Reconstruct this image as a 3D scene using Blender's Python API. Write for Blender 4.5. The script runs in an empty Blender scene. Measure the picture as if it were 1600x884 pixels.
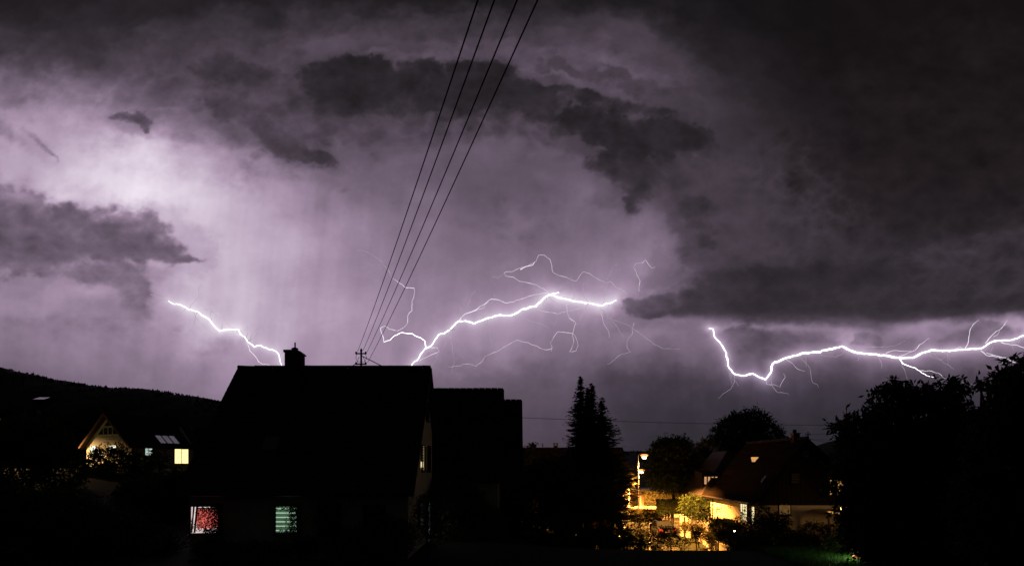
import bpy, math, random
import numpy as np
from mathutils import Vector, Matrix
R = math.radians
scene = bpy.context.scene
C = scene.collection

# ---------------------------------------------------------------- camera, world, exposure
F = 1067.0            # focal length in photo pixels (photo 1600 x 884)
EYE = 6.0             # eye height, metres
HY = 725.0            # photo row of the horizon
cam_d = bpy.data.cameras.new('camera'); cam = bpy.data.objects.new('camera', cam_d); C.objects.link(cam)
cam.location = (0, 0, EYE); cam.rotation_euler = (R(90), 0, 0)
cam_d.sensor_width = 36.0; cam_d.lens = 36.0*F/1600.0
cam_d.shift_y = (HY-442.0)/1600.0
cam_d.clip_start = .1; cam_d.clip_end = 40000
scene.camera = cam
world = bpy.data.worlds.new('World'); scene.world = world; world.use_nodes = True
_nt = world.node_tree
_st = _nt.nodes.new('ShaderNodeTexSky'); _st.sky_type = 'NISHITA'; _st.sun_disc = False; _st.sun_elevation = R(-4); _st.sun_rotation = R(0)
_nt.links.new(_st.outputs[0], _nt.nodes['Background'].inputs[0]); _nt.nodes['Background'].inputs[1].default_value = .02
scene.view_settings.view_transform = 'Standard'; scene.view_settings.look = 'None'
scene.view_settings.exposure = 0; scene.view_settings.gamma = 1; scene.view_settings.use_curve_mapping = False
scene.cycles.max_bounces = 5; scene.cycles.diffuse_bounces = 2; scene.cycles.glossy_bounces = 2
scene.cycles.transparent_max_bounces = 4; scene.cycles.sample_clamp_indirect = 3
scene.cycles.use_denoising = True
scene.cycles.use_adaptive_sampling = True; scene.cycles.adaptive_threshold = .01

# ---------------------------------------------------------------- helpers
def at(px, py, Y):
    "the place at depth Y seen at photo column px and row py"
    return Vector(((px-800)/F*Y, Y, EYE + (HY-py)/F*Y))

MATS = {}
def mat(name, col, rough=.8, var=.25, scale=6., bump=.0, metal=0., spec=.12, emit=None, es=0., col2=None, wave=None, transl=0., coord='Object'):
    if name in MATS: return MATS[name]
    m = bpy.data.materials.new(name); m.use_nodes = True; MATS[name] = m
    nt = m.node_tree; N = nt.nodes; L = nt.links
    b = N['Principled BSDF']
    tc = N.new('ShaderNodeTexCoord'); nz = N.new('ShaderNodeTexNoise'); nz.inputs['Scale'].default_value = scale; nz.inputs['Detail'].default_value = 6
    L.new(tc.outputs[coord], nz.inputs['Vector'])
    mx = N.new('ShaderNodeMix'); mx.data_type = 'RGBA'
    c2 = col2 if col2 else tuple(min(1, c*(1+var)) for c in col)
    c1 = tuple(c*(1-var) for c in col) if not col2 else col
    mx.inputs[6].default_value = (*c1, 1); mx.inputs[7].default_value = (*c2, 1)
    rp = N.new('ShaderNodeMapRange'); rp.inputs[1].default_value = .3; rp.inputs[2].default_value = .7
    L.new(nz.outputs[0], rp.inputs[0]); L.new(rp.outputs[0], mx.inputs[0])
    L.new(mx.outputs[2], b.inputs['Base Color'])
    b.inputs['Roughness'].default_value = rough; b.inputs['Metallic'].default_value = metal
    b.inputs['Specular IOR Level'].default_value = spec
    if bump:
        bp = N.new('ShaderNodeBump'); bp.inputs['Strength'].default_value = bump; bp.inputs['Distance'].default_value = .05
        n2 = N.new('ShaderNodeTexNoise'); n2.inputs['Scale'].default_value = scale*5; L.new(tc.outputs[coord], n2.inputs['Vector'])
        L.new(n2.outputs[0], bp.inputs['Height']); L.new(bp.outputs[0], b.inputs['Normal'])
    if emit:
        m2 = N.new('ShaderNodeMix'); m2.data_type = 'RGBA'
        m2.inputs[6].default_value = (*[c*(1-var) for c in emit], 1); m2.inputs[7].default_value = (*emit, 1)
        L.new(rp.outputs[0], m2.inputs[0]); L.new(m2.outputs[2], b.inputs['Emission Color'])
        b.inputs['Emission Strength'].default_value = es
    if transl:
        b.inputs['Subsurface Weight'].default_value = 0
        tr = N.new('ShaderNodeBsdfTranslucent'); L.new(mx.outputs[2], tr.inputs[0])
        ms = N.new('ShaderNodeMixShader'); ms.inputs[0].default_value = transl
        L.new(b.outputs[0], ms.inputs[1]); L.new(tr.outputs[0], ms.inputs[2])
        L.new(ms.outputs[0], N['Material Output'].inputs['Surface'])
    return m

def tag(o, label=None, cat=None, group=None, kind=None):
    if label: o['label'] = label
    if cat: o['category'] = cat
    if group: o['group'] = group
    if kind: o['kind'] = kind
    return o

def npmesh(name, V, Fc, m, parent=None, smooth=False):
    "object from numpy vertex and face arrays (all faces of one size)"
    me = bpy.data.meshes.new(name)
    V = np.asarray(V, np.float32); Fc = np.asarray(Fc, np.int32); n, k = Fc.shape
    me.vertices.add(len(V)); me.vertices.foreach_set('co', V.ravel())
    me.loops.add(n*k); me.loops.foreach_set('vertex_index', Fc.ravel())
    me.polygons.add(n); me.polygons.foreach_set('loop_start', np.arange(0, n*k, k, dtype=np.int32))
    if smooth: me.polygons.foreach_set('use_smooth', np.ones(n, bool))
    me.update(calc_edges=True)
    me.materials.append(m)
    o = bpy.data.objects.new(name, me); C.objects.link(o)
    if parent: o.parent = parent
    return o

class MB:
    def __init__(s): s.v = []; s.f = []
    def add(s, V, Fc):
        n = len(s.v); s.v += [tuple(p) for p in V]; s.f += [tuple(i+n for i in f) for f in Fc]; return s
    def box(s, x0, y0, z0, x1, y1, z1, M=None):
        P = [Vector(p) for p in ((x0,y0,z0),(x1,y0,z0),(x1,y1,z0),(x0,y1,z0),(x0,y0,z1),(x1,y0,z1),(x1,y1,z1),(x0,y1,z1))]
        if M: P = [M @ p for p in P]
        return s.add(P, ((0,3,2,1),(4,5,6,7),(0,1,5,4),(1,2,6,5),(2,3,7,6),(3,0,4,7)))
    def hexa(s, P):  # 8 points, bottom ring then top ring
        return s.add(P, ((0,3,2,1),(4,5,6,7),(0,1,5,4),(1,2,6,5),(2,3,7,6),(3,0,4,7)))
    def tube(s, pts, rad, n=6, cap=True):
        pts = [Vector(p) for p in pts]
        if not hasattr(rad, '__len__'): rad = [rad]*len(pts)
        rings = []; up = None
        for i, p in enumerate(pts):
            d = (pts[min(i+1, len(pts)-1)] - pts[max(i-1, 0)])
            d = d.normalized() if d.length > 1e-9 else Vector((0,0,1))
            if up is None: up = Vector((0,0,1)) if abs(d.z) < .9 else Vector((1,0,0))
            a = d.cross(up); a = a.normalized() if a.length > 1e-6 else d.orthogonal().normalized()
            b = d.cross(a).normalized(); up = -b if False else up
            rings.append([p + (a*math.cos(t) + b*math.sin(t))*rad[i] for t in (2*math.pi*k/n for k in range(n))])
        V = [q for r in rings for q in r]; Fc = []
        for i in range(len(pts)-1):
            for k in range(n):
                Fc.append((i*n+k, i*n+(k+1)%n, (i+1)*n+(k+1)%n, (i+1)*n+k))
        if cap:
            Fc.append(tuple(range(n))[::-1]); Fc.append(tuple((len(pts)-1)*n+k for k in range(n)))
        return s.add(V, Fc)
    def lathe(s, c, prof, n=12):
        c = Vector(c); V = []; Fc = []
        for r, z in prof:
            for k in range(n):
                t = 2*math.pi*k/n; V.append(c + Vector((r*math.cos(t), r*math.sin(t), z)))
        for i in range(len(prof)-1):
            for k in range(n): Fc.append((i*n+k, i*n+(k+1)%n, (i+1)*n+(k+1)%n, (i+1)*n+k))
        Fc.append(tuple(range(n))[::-1]); Fc.append(tuple((len(prof)-1)*n+k for k in range(n)))
        return s.add(V, Fc)
    def build(s, name, m, parent=None, smooth=False):
        me = bpy.data.meshes.new(name); me.from_pydata(s.v, [], s.f); me.update()
        me.materials.append(m)
        if smooth:
            for p in me.polygons: p.use_smooth = True
        o = bpy.data.objects.new(name, me); C.objects.link(o)
        if parent: o.parent = parent
        return o

def empty(name, loc, label=None, cat=None, group=None):
    o = bpy.data.objects.new(name, None); C.objects.link(o); o.location = loc
    return tag(o, label, cat, group)

def under(root, o):
    "parent o (built in world coordinates) below root or a part of root, keeping its place"
    M = Matrix.Identity(4); p = root; chain = []
    while p: chain.append(p); p = p.parent
    for p in reversed(chain): M = M @ p.matrix_basis
    o.matrix_basis = M.inverted() @ o.matrix_basis
    o.parent = root
    return o
def part(mb, name, m, root, smooth=False): return under(root, mb.build(name, m, smooth=smooth))

def _z(pts, ox, oy, s): return [(ox + x/s, oy + y/s) for x, y in pts]
_ZA = (0, 290, 2.946); _ZB = (530, 290, 2.946); _ZC = (1060, 290, 2.68)
BOLT_A = _z([(775,530),(800,545),(830,548),(865,568),(905,578),(930,597),(965,617),(985,645),(1012,668),(1050,662),(1098,662),(1105,680),(1130,700),(1140,718),(1170,742),(1200,735),(1235,752),(1270,762),(1285,780),(1290,810),(1300,840)], *_ZA)
BOLT_B = _z([(326,842),(345,810),(365,795),(375,775),(395,750),(420,740),(440,710),(455,688),(490,675),(520,650),(548,625),(580,622),(620,635),(650,622),(690,608),(740,595),(790,597),(850,567),(905,555),(935,525),(965,503),(985,503),(1010,515),(1060,525),(1100,535),(1150,540),(1200,552),(1240,542),(1275,527)], *_ZB)
BOLT_C = _z([(128,597),(145,600),(150,630),(180,665),(200,700),(208,750),(230,785),(265,795),(310,787),(365,812),(385,785),(395,745),(440,725),(480,712),(530,700),(580,697),(630,685),(685,672),(700,680),(740,697),(800,705),(860,710),(920,720),(980,720),(1020,700),(1060,688),(1120,690),(1200,685),(1270,680),(1310,655),(1350,648),(1400,645),(1447,628),(1500,600)], *_ZC)
# branches: (points, half width, brightness class 0..3)
BR_A = [([(690,500),(730,515),(775,530)], .6, 3),
 ([(905,556),(925,560),(960,575),(1000,585),(1030,610),(1055,645),(1085,664)], .65, 2),
 ([(1085,664),(1080,678),(1105,688),(1132,702)], .6, 1),
 ([(1140,718),(1145,740),(1150,760),(1175,785),(1190,810),(1210,822),(1238,824),(1243,840)], .8, 1)]
BR_B = [([(965,503),(1000,494),(1012,492)], 1.3, 0),
 ([(548,625),(565,603),(580,590),(610,580),(660,550),(700,522),(740,528),(775,540),(830,525),(870,510),(920,500),(965,490)], .8, 1),
 ([(600,585),(640,570),(665,562),(672,545),(690,535)], .7, 2),
 ([(590,582),(595,540),(610,500),(630,480)], .5, 3),
 ([(965,490),(930,470),(890,452),(830,440),(800,420),(765,415),(760,400),(800,395),(830,380),(870,370),(905,350),(918,320),(945,320),(970,340),(985,400),(1030,418),(1090,440),(1110,410),(1125,395),(1160,410),(1200,435),(1230,450),(1250,440),(1270,465),(1310,485),(1325,500)], .75, 2),
 ([(835,386),(860,372),(890,366),(902,350)], 1.1, 1),
 ([(760,402),(730,425),(700,420)], .5, 3),
 ([(905,570),(950,580),(1010,590),(1050,575),(1100,568),(1150,555)], .65, 2),
 ([(1045,540),(1048,570),(1052,590),(1060,610),(1090,630),(1080,660),(1075,680),(1080,720),(1070,750),(1060,765),(1090,760),(1100,735),(1090,700),(1075,680)], .75, 2),
 ([(1075,680),(1040,675),(1005,672),(985,700),(970,725),(980,745),(976,762)], .7, 2),
 ([(980,748),(950,755),(900,735),(870,722),(820,710),(780,730),(740,755),(700,772),(670,785),(660,805),(630,830),(590,820),(540,830),(500,832)], .6, 2),
 ([(400,750),(395,715),(360,695),(335,680),(290,675),(255,690),(235,710),(205,720)], 1.0, 0),
 ([(205,720),(200,690),(190,655),(210,645),(230,660),(270,668),(300,650),(315,630)], .8, 1),
 ([(315,630),(315,600),(335,575),(335,530),(345,500),(345,472)], .7, 1),
 ([(345,472),(310,470),(290,455),(250,430)], .7, 1),
 ([(250,430),(215,375),(190,345),(150,315),(110,300),(80,298)], .55, 3),
 ([(420,745),(450,745),(462,762),(430,775),(400,790),(368,806)], .8, 1),
 ([(1200,555),(1210,600),(1220,640),(1240,670),(1243,700)], .6, 2),
 ([(1215,600),(1300,630),(1345,650)], .45, 3),
 ([(1357,632),(1348,655),(1350,680),(1325,715),(1325,745),(1342,765),(1290,780),(1260,805),(1235,822)], .6, 3),
 ([(1380,485),(1385,440),(1370,410),(1355,375),(1365,358),(1400,352)], .6, 2),
 ([(1395,356),(1410,342),(1425,365),(1440,380),(1455,375)], .6, 2),
 ([(795,603),(840,605),(880,625),(940,640),(970,660)], .5, 3),
 ([(940,525),(985,560),(1020,590)], .45, 3), ([(1150,545),(1120,500),(1128,440)], .45, 3),
 ([(1350,655),(1400,690),(1450,730),(1500,750),(1570,750)], .45, 3),
 ([(1210,570),(1260,620),(1310,700)], .45, 3), ([(1012,492),(1035,470),(1000,465)], .5, 3)]
BR_C = [([(365,812),(370,830),(400,832),(425,842),(438,815),(448,800),(440,785)], .7, 2),
 ([(440,725),(480,745),(500,768),(530,777)], .6, 2),
 ([(925,722),(940,745),(980,760),(1010,775),(1040,795),(1075,803)], 1.0, 0),
 ([(1010,775),(1060,776),(1090,785),(1107,800)], .8, 1),
 ([(1107,800),(1150,820),(1200,825),(1240,835)], .5, 3),
 ([(1200,685),(1215,650),(1220,610),(1235,580),(1258,563)], .9, 1),
 ([(1285,660),(1300,640),(1330,610),(1350,600),(1378,563)], .9, 1), ([(1318,632),(1335,625),(1345,603),(1372,580)], .6, 2),
 ([(1265,690),(1290,710),(1340,715),(1370,720),(1410,740),(1447,742),(1480,748)], 1.0, 1), ([(1290,700),(1320,708),(1345,718)], .6, 1),
 ([(1345,720),(1355,740),(1375,752)], .7, 1),
 ([(1350,655),(1380,662),(1420,668),(1447,678),(1480,690)], .9, 1),
 ([(925,715),(960,700),(990,690),(1010,665),(1050,638)], .8, 1),
 ([(870,700),(900,690),(940,692),(975,690)], .7, 1),
 ([(780,678),(850,675),(900,672),(950,650)], .5, 3),
 ([(835,715),(850,740),(850,765)], .55, 3), ([(930,730),(950,780),(958,808)], .45, 3),
 ([(1150,688),(1180,675),(1200,683)], .7, 1), ([(580,700),(600,710),(632,716)], .45, 3)]
# ---------------------------------------------------------------- storm sky brightness, by direction
# (u, v) are tangent coordinates of a direction: u = 800 + 1067 * x/y, v = 725 - 1067 * z/y
_rs = np.random.RandomState(11)
_PERM = np.concatenate([_rs.permutation(256)] * 2)
_GR = np.stack([np.cos(np.linspace(0, 2*np.pi, 256, endpoint=False)), np.sin(np.linspace(0, 2*np.pi, 256, endpoint=False))], 1)

def perlin(x, y, seed=0):
    x = x + seed*37.17; y = y + seed*91.73
    xi = np.floor(x).astype(int); yi = np.floor(y).astype(int)
    xf = x - xi; yf = y - yi
    xi &= 255; yi &= 255
    f = lambda t: t*t*t*(t*(t*6-15)+10)
    u, v = f(xf), f(yf)
    def g(ix, iy, dx, dy):
        h = _GR[_PERM[_PERM[ix & 255] + (iy & 255)]]
        return h[..., 0]*dx + h[..., 1]*dy
    a = g(xi, yi, xf, yf); b = g(xi+1, yi, xf-1, yf)
    c = g(xi, yi+1, xf, yf-1); d = g(xi+1, yi+1, xf-1, yf-1)
    return 1.45*((a*(1-u)+b*u)*(1-v) + (c*(1-u)+d*u)*v)

def fbm(x, y, octv=5, seed=0, gain=.5):
    s = 0; a = 1; n = 0
    for k in range(octv):
        s = s + a*perlin(x*2**k, y*2**k, seed+k*3.1); n += a; a *= gain
    return s/n*1.6

def billow(x, y, octv=5, seed=0, gain=.5):
    s = 0; a = 1; n = 0
    for k in range(octv):
        s = s + a*np.abs(perlin(x*2**k, y*2**k, seed+k*3.1)); n += a; a *= gain
    return s/n*2.2

def sstep(a, b, x):
    t = np.clip((x-a)/(b-a), 0, 1); return t*t*(3-2*t)

SKY_X = np.arange(0, 1700, 100.)
SKY_Y = np.array([0, 60, 120, 180, 240, 300, 360, 420, 480, 540, 600, 660, 720.])
_T = np.array([
 [38, 40, 42, 40, 38, 37, 36, 34, 33, 33, 34, 33, 31, 29, 28, 28, 28],
 [56, 55, 58, 66, 62, 72, 74, 72, 70, 68, 64, 50, 36, 31, 30, 30, 30],
 [110, 104, 92, 80, 72, 74, 80, 90, 92, 86, 82, 68, 44, 32, 30, 30, 30],
 [148, 152, 142, 110, 88, 84, 88, 98, 102, 92, 84, 76, 50, 36, 31, 31, 31],
 [170, 184, 196, 164, 132, 114, 104, 107, 108, 102, 92, 78, 60, 44, 34, 32, 32],
 [184, 206, 214, 196, 168, 146, 128, 116, 108, 108, 102, 88, 68, 52, 42, 38, 38],
 [160, 195, 206, 196, 178, 158, 136, 124, 112, 114, 118, 100, 72, 54, 46, 44, 52],
 [146, 164, 178, 192, 184, 164, 140, 130, 124, 128, 128, 104, 74, 56, 50, 54, 66],
 [142, 146, 152, 178, 186, 168, 150, 140, 142, 142, 130, 106, 80, 70, 66, 72, 84],
 [126, 134, 146, 160, 166, 160, 150, 144, 136, 124, 112, 102, 92, 96, 98, 100, 108],
 [104, 112, 122, 136, 146, 150, 138, 122, 108, 98, 90, 84, 84, 86, 86, 88, 90],
 [98, 106, 114, 124, 130, 134, 118, 104, 90, 82, 74, 68, 68, 68, 68, 68, 70],
 [92, 98, 104, 110, 114, 116, 108, 94, 82, 74, 66, 62, 60, 60, 60, 60, 60]], float)

SKY_T = _T.copy(); SKY_T[0] *= .86; SKY_T[1] *= .86; SKY_T[1, 4:11] *= 1.24; SKY_T[2, 4:11] *= 1.14; SKY_T[2] *= .93; SKY_T[:5, 11:] *= .84; SKY_T[:4, 13:] -= 3; SKY_T[10:, 10:] *= .84; SKY_T[3:6, 5:11] *= .90; SKY_T[10:, 7:] *= .90; SKY_T[4:8, 2:5] *= 1.03; SKY_T[5:7, 6:9] *= .95
def _cr(t, p0, p1, p2, p3):
    return .5*(2*p1 + (p2-p0)*t + (2*p0-5*p1+4*p2-p3)*t*t + (3*p1-p0-3*p2+p3)*t**3)

def table(u, v):
    u = np.clip(u, 0, 1599.9)/100.; v = np.clip(v, 0, 719.9)/60.
    i = u.astype(int); j = v.astype(int); fu = u-i; fv = v-j
    T = np.pad(SKY_T, ((1, 2), (1, 2)), 'edge')
    rows = []
    for dj in range(4):
        rows.append(_cr(fu, *[T[j+dj, i+k] for k in range(4)]))
    return np.clip(_cr(fv, *rows), 20, 240)

def blobs(u, v, L):
    m = np.zeros_like(u)
    for b in L:
        cx, cy, rx, ry, ang = b[:5]; w = b[5] if len(b) > 5 else 1.
        c, s = math.cos(math.radians(ang)), math.sin(math.radians(ang))
        x = (u-cx)*c + (v-cy)*s; y = -(u-cx)*s + (v-cy)*c
        q = (x/rx)**2 + (y/ry)**2
        m = m + w*np.exp(-q*.9)
    return m

# clouds: blobs (u, v, ru, rv, slant, weight), value, edges, warp, opacity
CLOUDS = [
 # faint high shelves
 (dict(b=[(700, 42, 100, 16, 2), (770, 38, 50, 14, 0), (640, 48, 60, 14, 0)], val=58, e=(.35, 1.0), w=26, op=.55)),
 (dict(b=[(960, 118, 100, 14, 10), (1020, 145, 60, 16, 14), (870, 108, 50, 9, 5)], val=62, e=(.35, .95), w=24, op=.7)),
 (dict(b=[(920, 62, 130, 12, 5), (1000, 90, 60, 8, 10)], val=62, e=(.4, 1.2), w=26, op=.4)),
 (dict(b=[(380, 48, 60, 14, 12), (330, 62, 50, 10, 10), (420, 66, 40, 10, -30)], val=56, e=(.35, 1.1), w=20, op=.6)),
 (dict(b=[(150, 60, 120, 22, 4), (30, 70, 90, 24, 0)], val=56, e=(.3, 1.2), w=30, op=.5)),
 # left middle cloud
 (dict(b=[(250, 118, 60, 20, 8), (330, 118, 45, 16, 0)], val=88, e=(.3, 1.2), w=18, op=.55)),
 (dict(b=[(300, 112, 80, 16, 4, .7), (420, 118, 90, 30, 6, .8), (400, 175, 90, 44, 28, .8), (470, 225, 60, 26, 30, .7)], val=76, e=(.15, 1.1), w=30, op=.75, n=.8)),
 (dict(b=[(338, 106, 30, 15, 0), (372, 145, 52, 30, 10), (405, 132, 42, 26, 0), (348, 165, 30, 20, 0), (420, 165, 30, 20, 30)], val=56, e=(.3, .8), w=18, op=.97, s=.1)),
 (dict(b=[(400, 185, 32, 22, 55), (425, 212, 36, 19, 45), (462, 236, 36, 14, 30), (505, 250, 26, 8, 20, .9)], val=64, e=(.28, .8), w=12, op=.97, s=.1)),
 (dict(b=[(475, 178, 40, 24, 20), (495, 205, 36, 18, 20), (450, 160, 30, 20, 0)], val=66, e=(.35, 1.), w=18, op=.85)),
 (dict(b=[(205, 184, 28, 9, 6), (222, 194, 18, 9, 30), (233, 207, 10, 4, 40, .8), (190, 178, 20, 5, 0)], val=84, e=(.4, .8), w=12, op=.95)),
 (dict(b=[(260, 166, 34, 8, 4)], val=118, e=(.4, .9), w=12, op=.8)),
 (dict(b=[(58, 222, 30, 4, 42), (40, 205, 22, 4, 30, .8), (75, 236, 18, 3, 42)], val=140, e=(.3, .9), w=7, op=.85)),
 (dict(b=[(10, 190, 18, 16, 50, .8), (18, 215, 30, 20, 30, .6)], val=138, e=(.3, 1.), w=12, op=.7)),
 (dict(b=[(170, 222, 50, 16, 0)], val=162, e=(.2, 1.2), w=18, op=.5)),
 # main dark ridge of cloud
 (dict(b=[(505, 130, 40, 26, 10), (545, 112, 48, 24, 0), (600, 115, 40, 22, 10), (590, 145, 70, 32, 5), (545, 160, 55, 26, 0), (660, 112, 16, 22, 0), (668, 140, 36, 32, 0)],
      val=39, e=(.45, .72), w=15, op=.95, h=.48, s=.34)),
 (dict(b=[(735, 118, 52, 24, 0), (770, 112, 26, 18, 0), (700, 160, 70, 30, 5), (770, 155, 60, 26, 5), (830, 148, 45, 18, 10), (850, 142, 30, 12, 5)],
      val=38, e=(.45, .72), w=13, op=.97, h=.48, s=.34)),
 (dict(b=[(860, 180, 70, 22, 12), (905, 152, 64, 10, 10, .9), (960, 165, 54, 10, 10, .8), (1040, 178, 50, 9, 12, .7)], val=47, e=(.38, .9), w=14, op=.92)),
 (dict(b=[(905, 190, 42, 20, 15), (960, 210, 62, 30, 12), (1020, 215, 56, 28, 5), (1072, 210, 36, 24, 0), (1090, 235, 30, 18, 0)],
      val=38, e=(.45, .7), w=13, op=.97, h=.48, s=.34)),
 (dict(b=[(960, 258, 42, 22, 50), (990, 285, 34, 20, 60), (1010, 262, 60, 30, 20), (985, 312, 20, 14, 60, .8)],
      val=46, e=(.36, .85), w=16, op=.95)),
 (dict(b=[(640, 215, 55, 16, 0), (590, 210, 50, 16, 0), (555, 196, 60, 14, 10)], val=72, e=(.3, 1.1), w=18, op=.75)),
 (dict(b=[(830, 215, 44, 12, 8), (790, 205, 36, 7, 0)], val=74, e=(.3, 1.), w=14, op=.8)),
 (dict(b=[(545, 296, 22, 7, 0)], val=118, e=(.5, 1.), w=9, op=.7)),
 (dict(b=[(380, 240, 70, 14, 20)], val=150, e=(.3, 1.2), w=20, op=.4)),
 (dict(b=[(330, 150, 120, 40, 6), (430, 190, 90, 50, 20), (260, 120, 90, 20, 5)], val=84, e=(.2, 1.3), w=34, op=.5)),
 (dict(b=[(600, 200, 130, 34, 4), (760, 195, 100, 20, 4)], val=82, e=(.25, 1.3), w=30, op=.55)),
 # left cloud bank
 (dict(b=[(0, 345, 70, 46, 0), (70, 360, 90, 34, 0), (160, 362, 90, 36, 0), (220, 385, 70, 30, 0), (240, 345, 26, 22, 0, .7), (262, 400, 42, 18, 0, .8),
          (300, 404, 16, 8, -10, .7), (20, 400, 90, 26, 0), (-60, 350, 90, 70, 0)], val=100, e=(.5, .95), w=17, op=.96, n=.6)),
 (dict(b=[(160, 420, 60, 24, 8), (215, 440, 40, 28, 60), (205, 470, 36, 26, 50, .9), (120, 430, 50, 14, 5, .7)], val=114, e=(.45, 1.05), w=14, op=.9, n=.6)),
 (dict(b=[(60, 415, 90, 12, 6)], val=112, e=(.3, 1.1), w=14, op=.5)),
 (dict(b=[(8, 300, 26, 18, 0)], val=128, e=(.4, 1.), w=12, op=.8)),
 (dict(b=[(350, 525, 50, 18, 30), (310, 548, 50, 14, 0)], val=138, e=(.3, 1.2), w=14, op=.5)),
 (dict(b=[(100, 510, 200, 22, 4)], val=128, e=(.3, 1.2), w=14, op=.45)),
 # centre veils
 (dict(b=[(820, 330, 70, 50, 0)], val=104, e=(.2, 1.2), w=24, op=.5)),
 (dict(b=[(660, 290, 50, 50, 0)], val=122, e=(.2, 1.2), w=20, op=.45)),
 # middle right, textured falling cloud
 (dict(b=[(1060, 300, 60, 40, 30), (1120, 290, 70, 60, 0), (1100, 350, 46, 44, 40), (1180, 340, 90, 80, 0), (1140, 410, 70, 46, 0), (1260, 330, 120, 120, 0)],
      val=64, e=(.35, 1.1), w=34, op=.75, n=.2)),
 (dict(b=[(1082, 320, 24, 18, 0), (1090, 350, 20, 12, 0), (1105, 380, 20, 16, 0)], val=52, e=(.4, .9), w=14, op=.7)),
 # great dark shelf with its base
 (dict(b=[(1180, 462, 130, 30, -3), (1300, 450, 150, 46, 0), (1420, 440, 160, 52, -3), (1560, 440, 140, 42, -3), (1080, 476, 60, 18, -6), (1650, 420, 120, 60, 0)],
      val=54, e=(.42, .85), w=12, op=.96, n=.25)),
 (dict(b=[(1200, 430, 130, 16, -3), (1330, 432, 140, 20, 0), (1240, 470, 120, 16, 0)], val=44, e=(.3, 1.), w=10, op=.8, n=.2)),
 (dict(b=[(1120, 486, 70, 12, -4), (1240, 490, 90, 12, 0), (1380, 488, 100, 14, 0), (1510, 480, 90, 14, -4), (1620, 472, 70, 14, -6)], val=46, e=(.3, .8), w=6, op=.9, n=.2, s=.1)),
 (dict(b=[(1030, 478, 44, 14, -6), (1000, 486, 30, 10, 0), (1060, 462, 50, 12, -8), (985, 470, 14, 6, 0, .7)], val=70, e=(.4, .8), w=12, op=.92)),
 (dict(b=[(1042, 440, 10, 6, 0)], val=95, e=(.5, 1.), w=7, op=.8)),
 (dict(b=[(1380, 240, 160, 110, 0), (1550, 200, 180, 180, 0)], val=31, e=(.2, 1.), w=20, op=.7)),
 (dict(b=[(1560, 372, 120, 14, -14), (1450, 404, 70, 12, -16, .8)], val=64, e=(.2, 1.), w=14, op=.55)),
 (dict(b=[(1300, 500, 60, 7, 0), (1200, 497, 90, 8, 0)], val=62, e=(.3, 1.), w=6, op=.6)),
]
# brightness added by flashes inside the cloud
GLOWS = [
 (190, 262, 120, 60, 8), (250, 295, 100, 40, 6), (872, 462, 26, 22, 26), (945, 474, 26, 18, 20), (1200, 592, 22, 14, 22), (1335, 540, 26, 16, 34), (370, 516, 24, 16, 12), (1500, 545, 60, 16, 10), (95, 312, 60, 14, 18), (45, 306, 24, 10, 30), (232, 235, 40, 24, 12), (330, 520, 40, 22, 22), (300, 545, 40, 18, 14),
 (140, 455, 50, 14, 22), (610, 240, 30, 30, 6), (930, 300, 40, 30, 12), (1010, 340, 26, 30, 16), (1040, 380, 26, 40, 14), (1006, 420, 20, 30, 14),
 (1010, 520, 46, 20, 14), (1240, 512, 90, 8, 50), (1150, 512, 40, 7, 34), (1330, 528, 40, 18, 52), (1420, 520, 60, 14, 46), (1450, 508, 50, 10, 30),
 (1590, 505, 60, 14, 56), (1520, 508, 60, 8, 30), (1400, 500, 200, 10, 12), (1090, 245, 6, 4, 14), (1020, 230, 20, 12, 6),
 (960, 470, 60, 26, 16), (860, 470, 60, 24, 14), (1060, 500, 40, 8, 20),
]
PUFFS = [  # dark puffs hanging below the shelf, drawn over the glow
 (dict(b=[(1185, 540, 40, 22, 8), (1165, 532, 34, 18, 0), (1225, 550, 40, 18, 0), (1275, 548, 34, 16, 0), (1300, 538, 20, 12, 0)], val=84, e=(.4, .8), w=9, op=.9)),
 (dict(b=[(1352, 524, 14, 9, 0), (1347, 540, 12, 7, 0), (1366, 532, 8, 10, 0)], val=92, e=(.45, .85), w=8, op=.85)),
 (dict(b=[(1470, 534, 40, 10, 0), (1530, 524, 26, 16, -30), (1570, 526, 60, 14, 0), (1550, 512, 18, 7, 0)], val=94, e=(.45, .9), w=8, op=.85)),
]

def dist_poly(u, v, pts):
    d = np.full(u.shape, 1e9)
    for (x0, y0), (x1, y1) in zip(pts[:-1], pts[1:]):
        dx, dy = x1-x0, y1-y0
        t = np.clip(((u-x0)*dx + (v-y0)*dy)/(dx*dx+dy*dy+1e-9), 0, 1)
        d = np.minimum(d, np.hypot(u-x0-t*dx, v-y0-t*dy))
    return d

class Fields: pass
def fields(u, v):
    F = Fields()
    F.a = fbm(u/75, v/58, 6, 5, .60); F.b = fbm(u/75, v/58, 6, 55, .60)
    F.c = billow(u/46, v/36, 5, 9, .55); F.t = fbm(u/64, v/38, 5, 80, .55)
    F.s = fbm(u/110, v/80, 3, 33)
    return F

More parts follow.
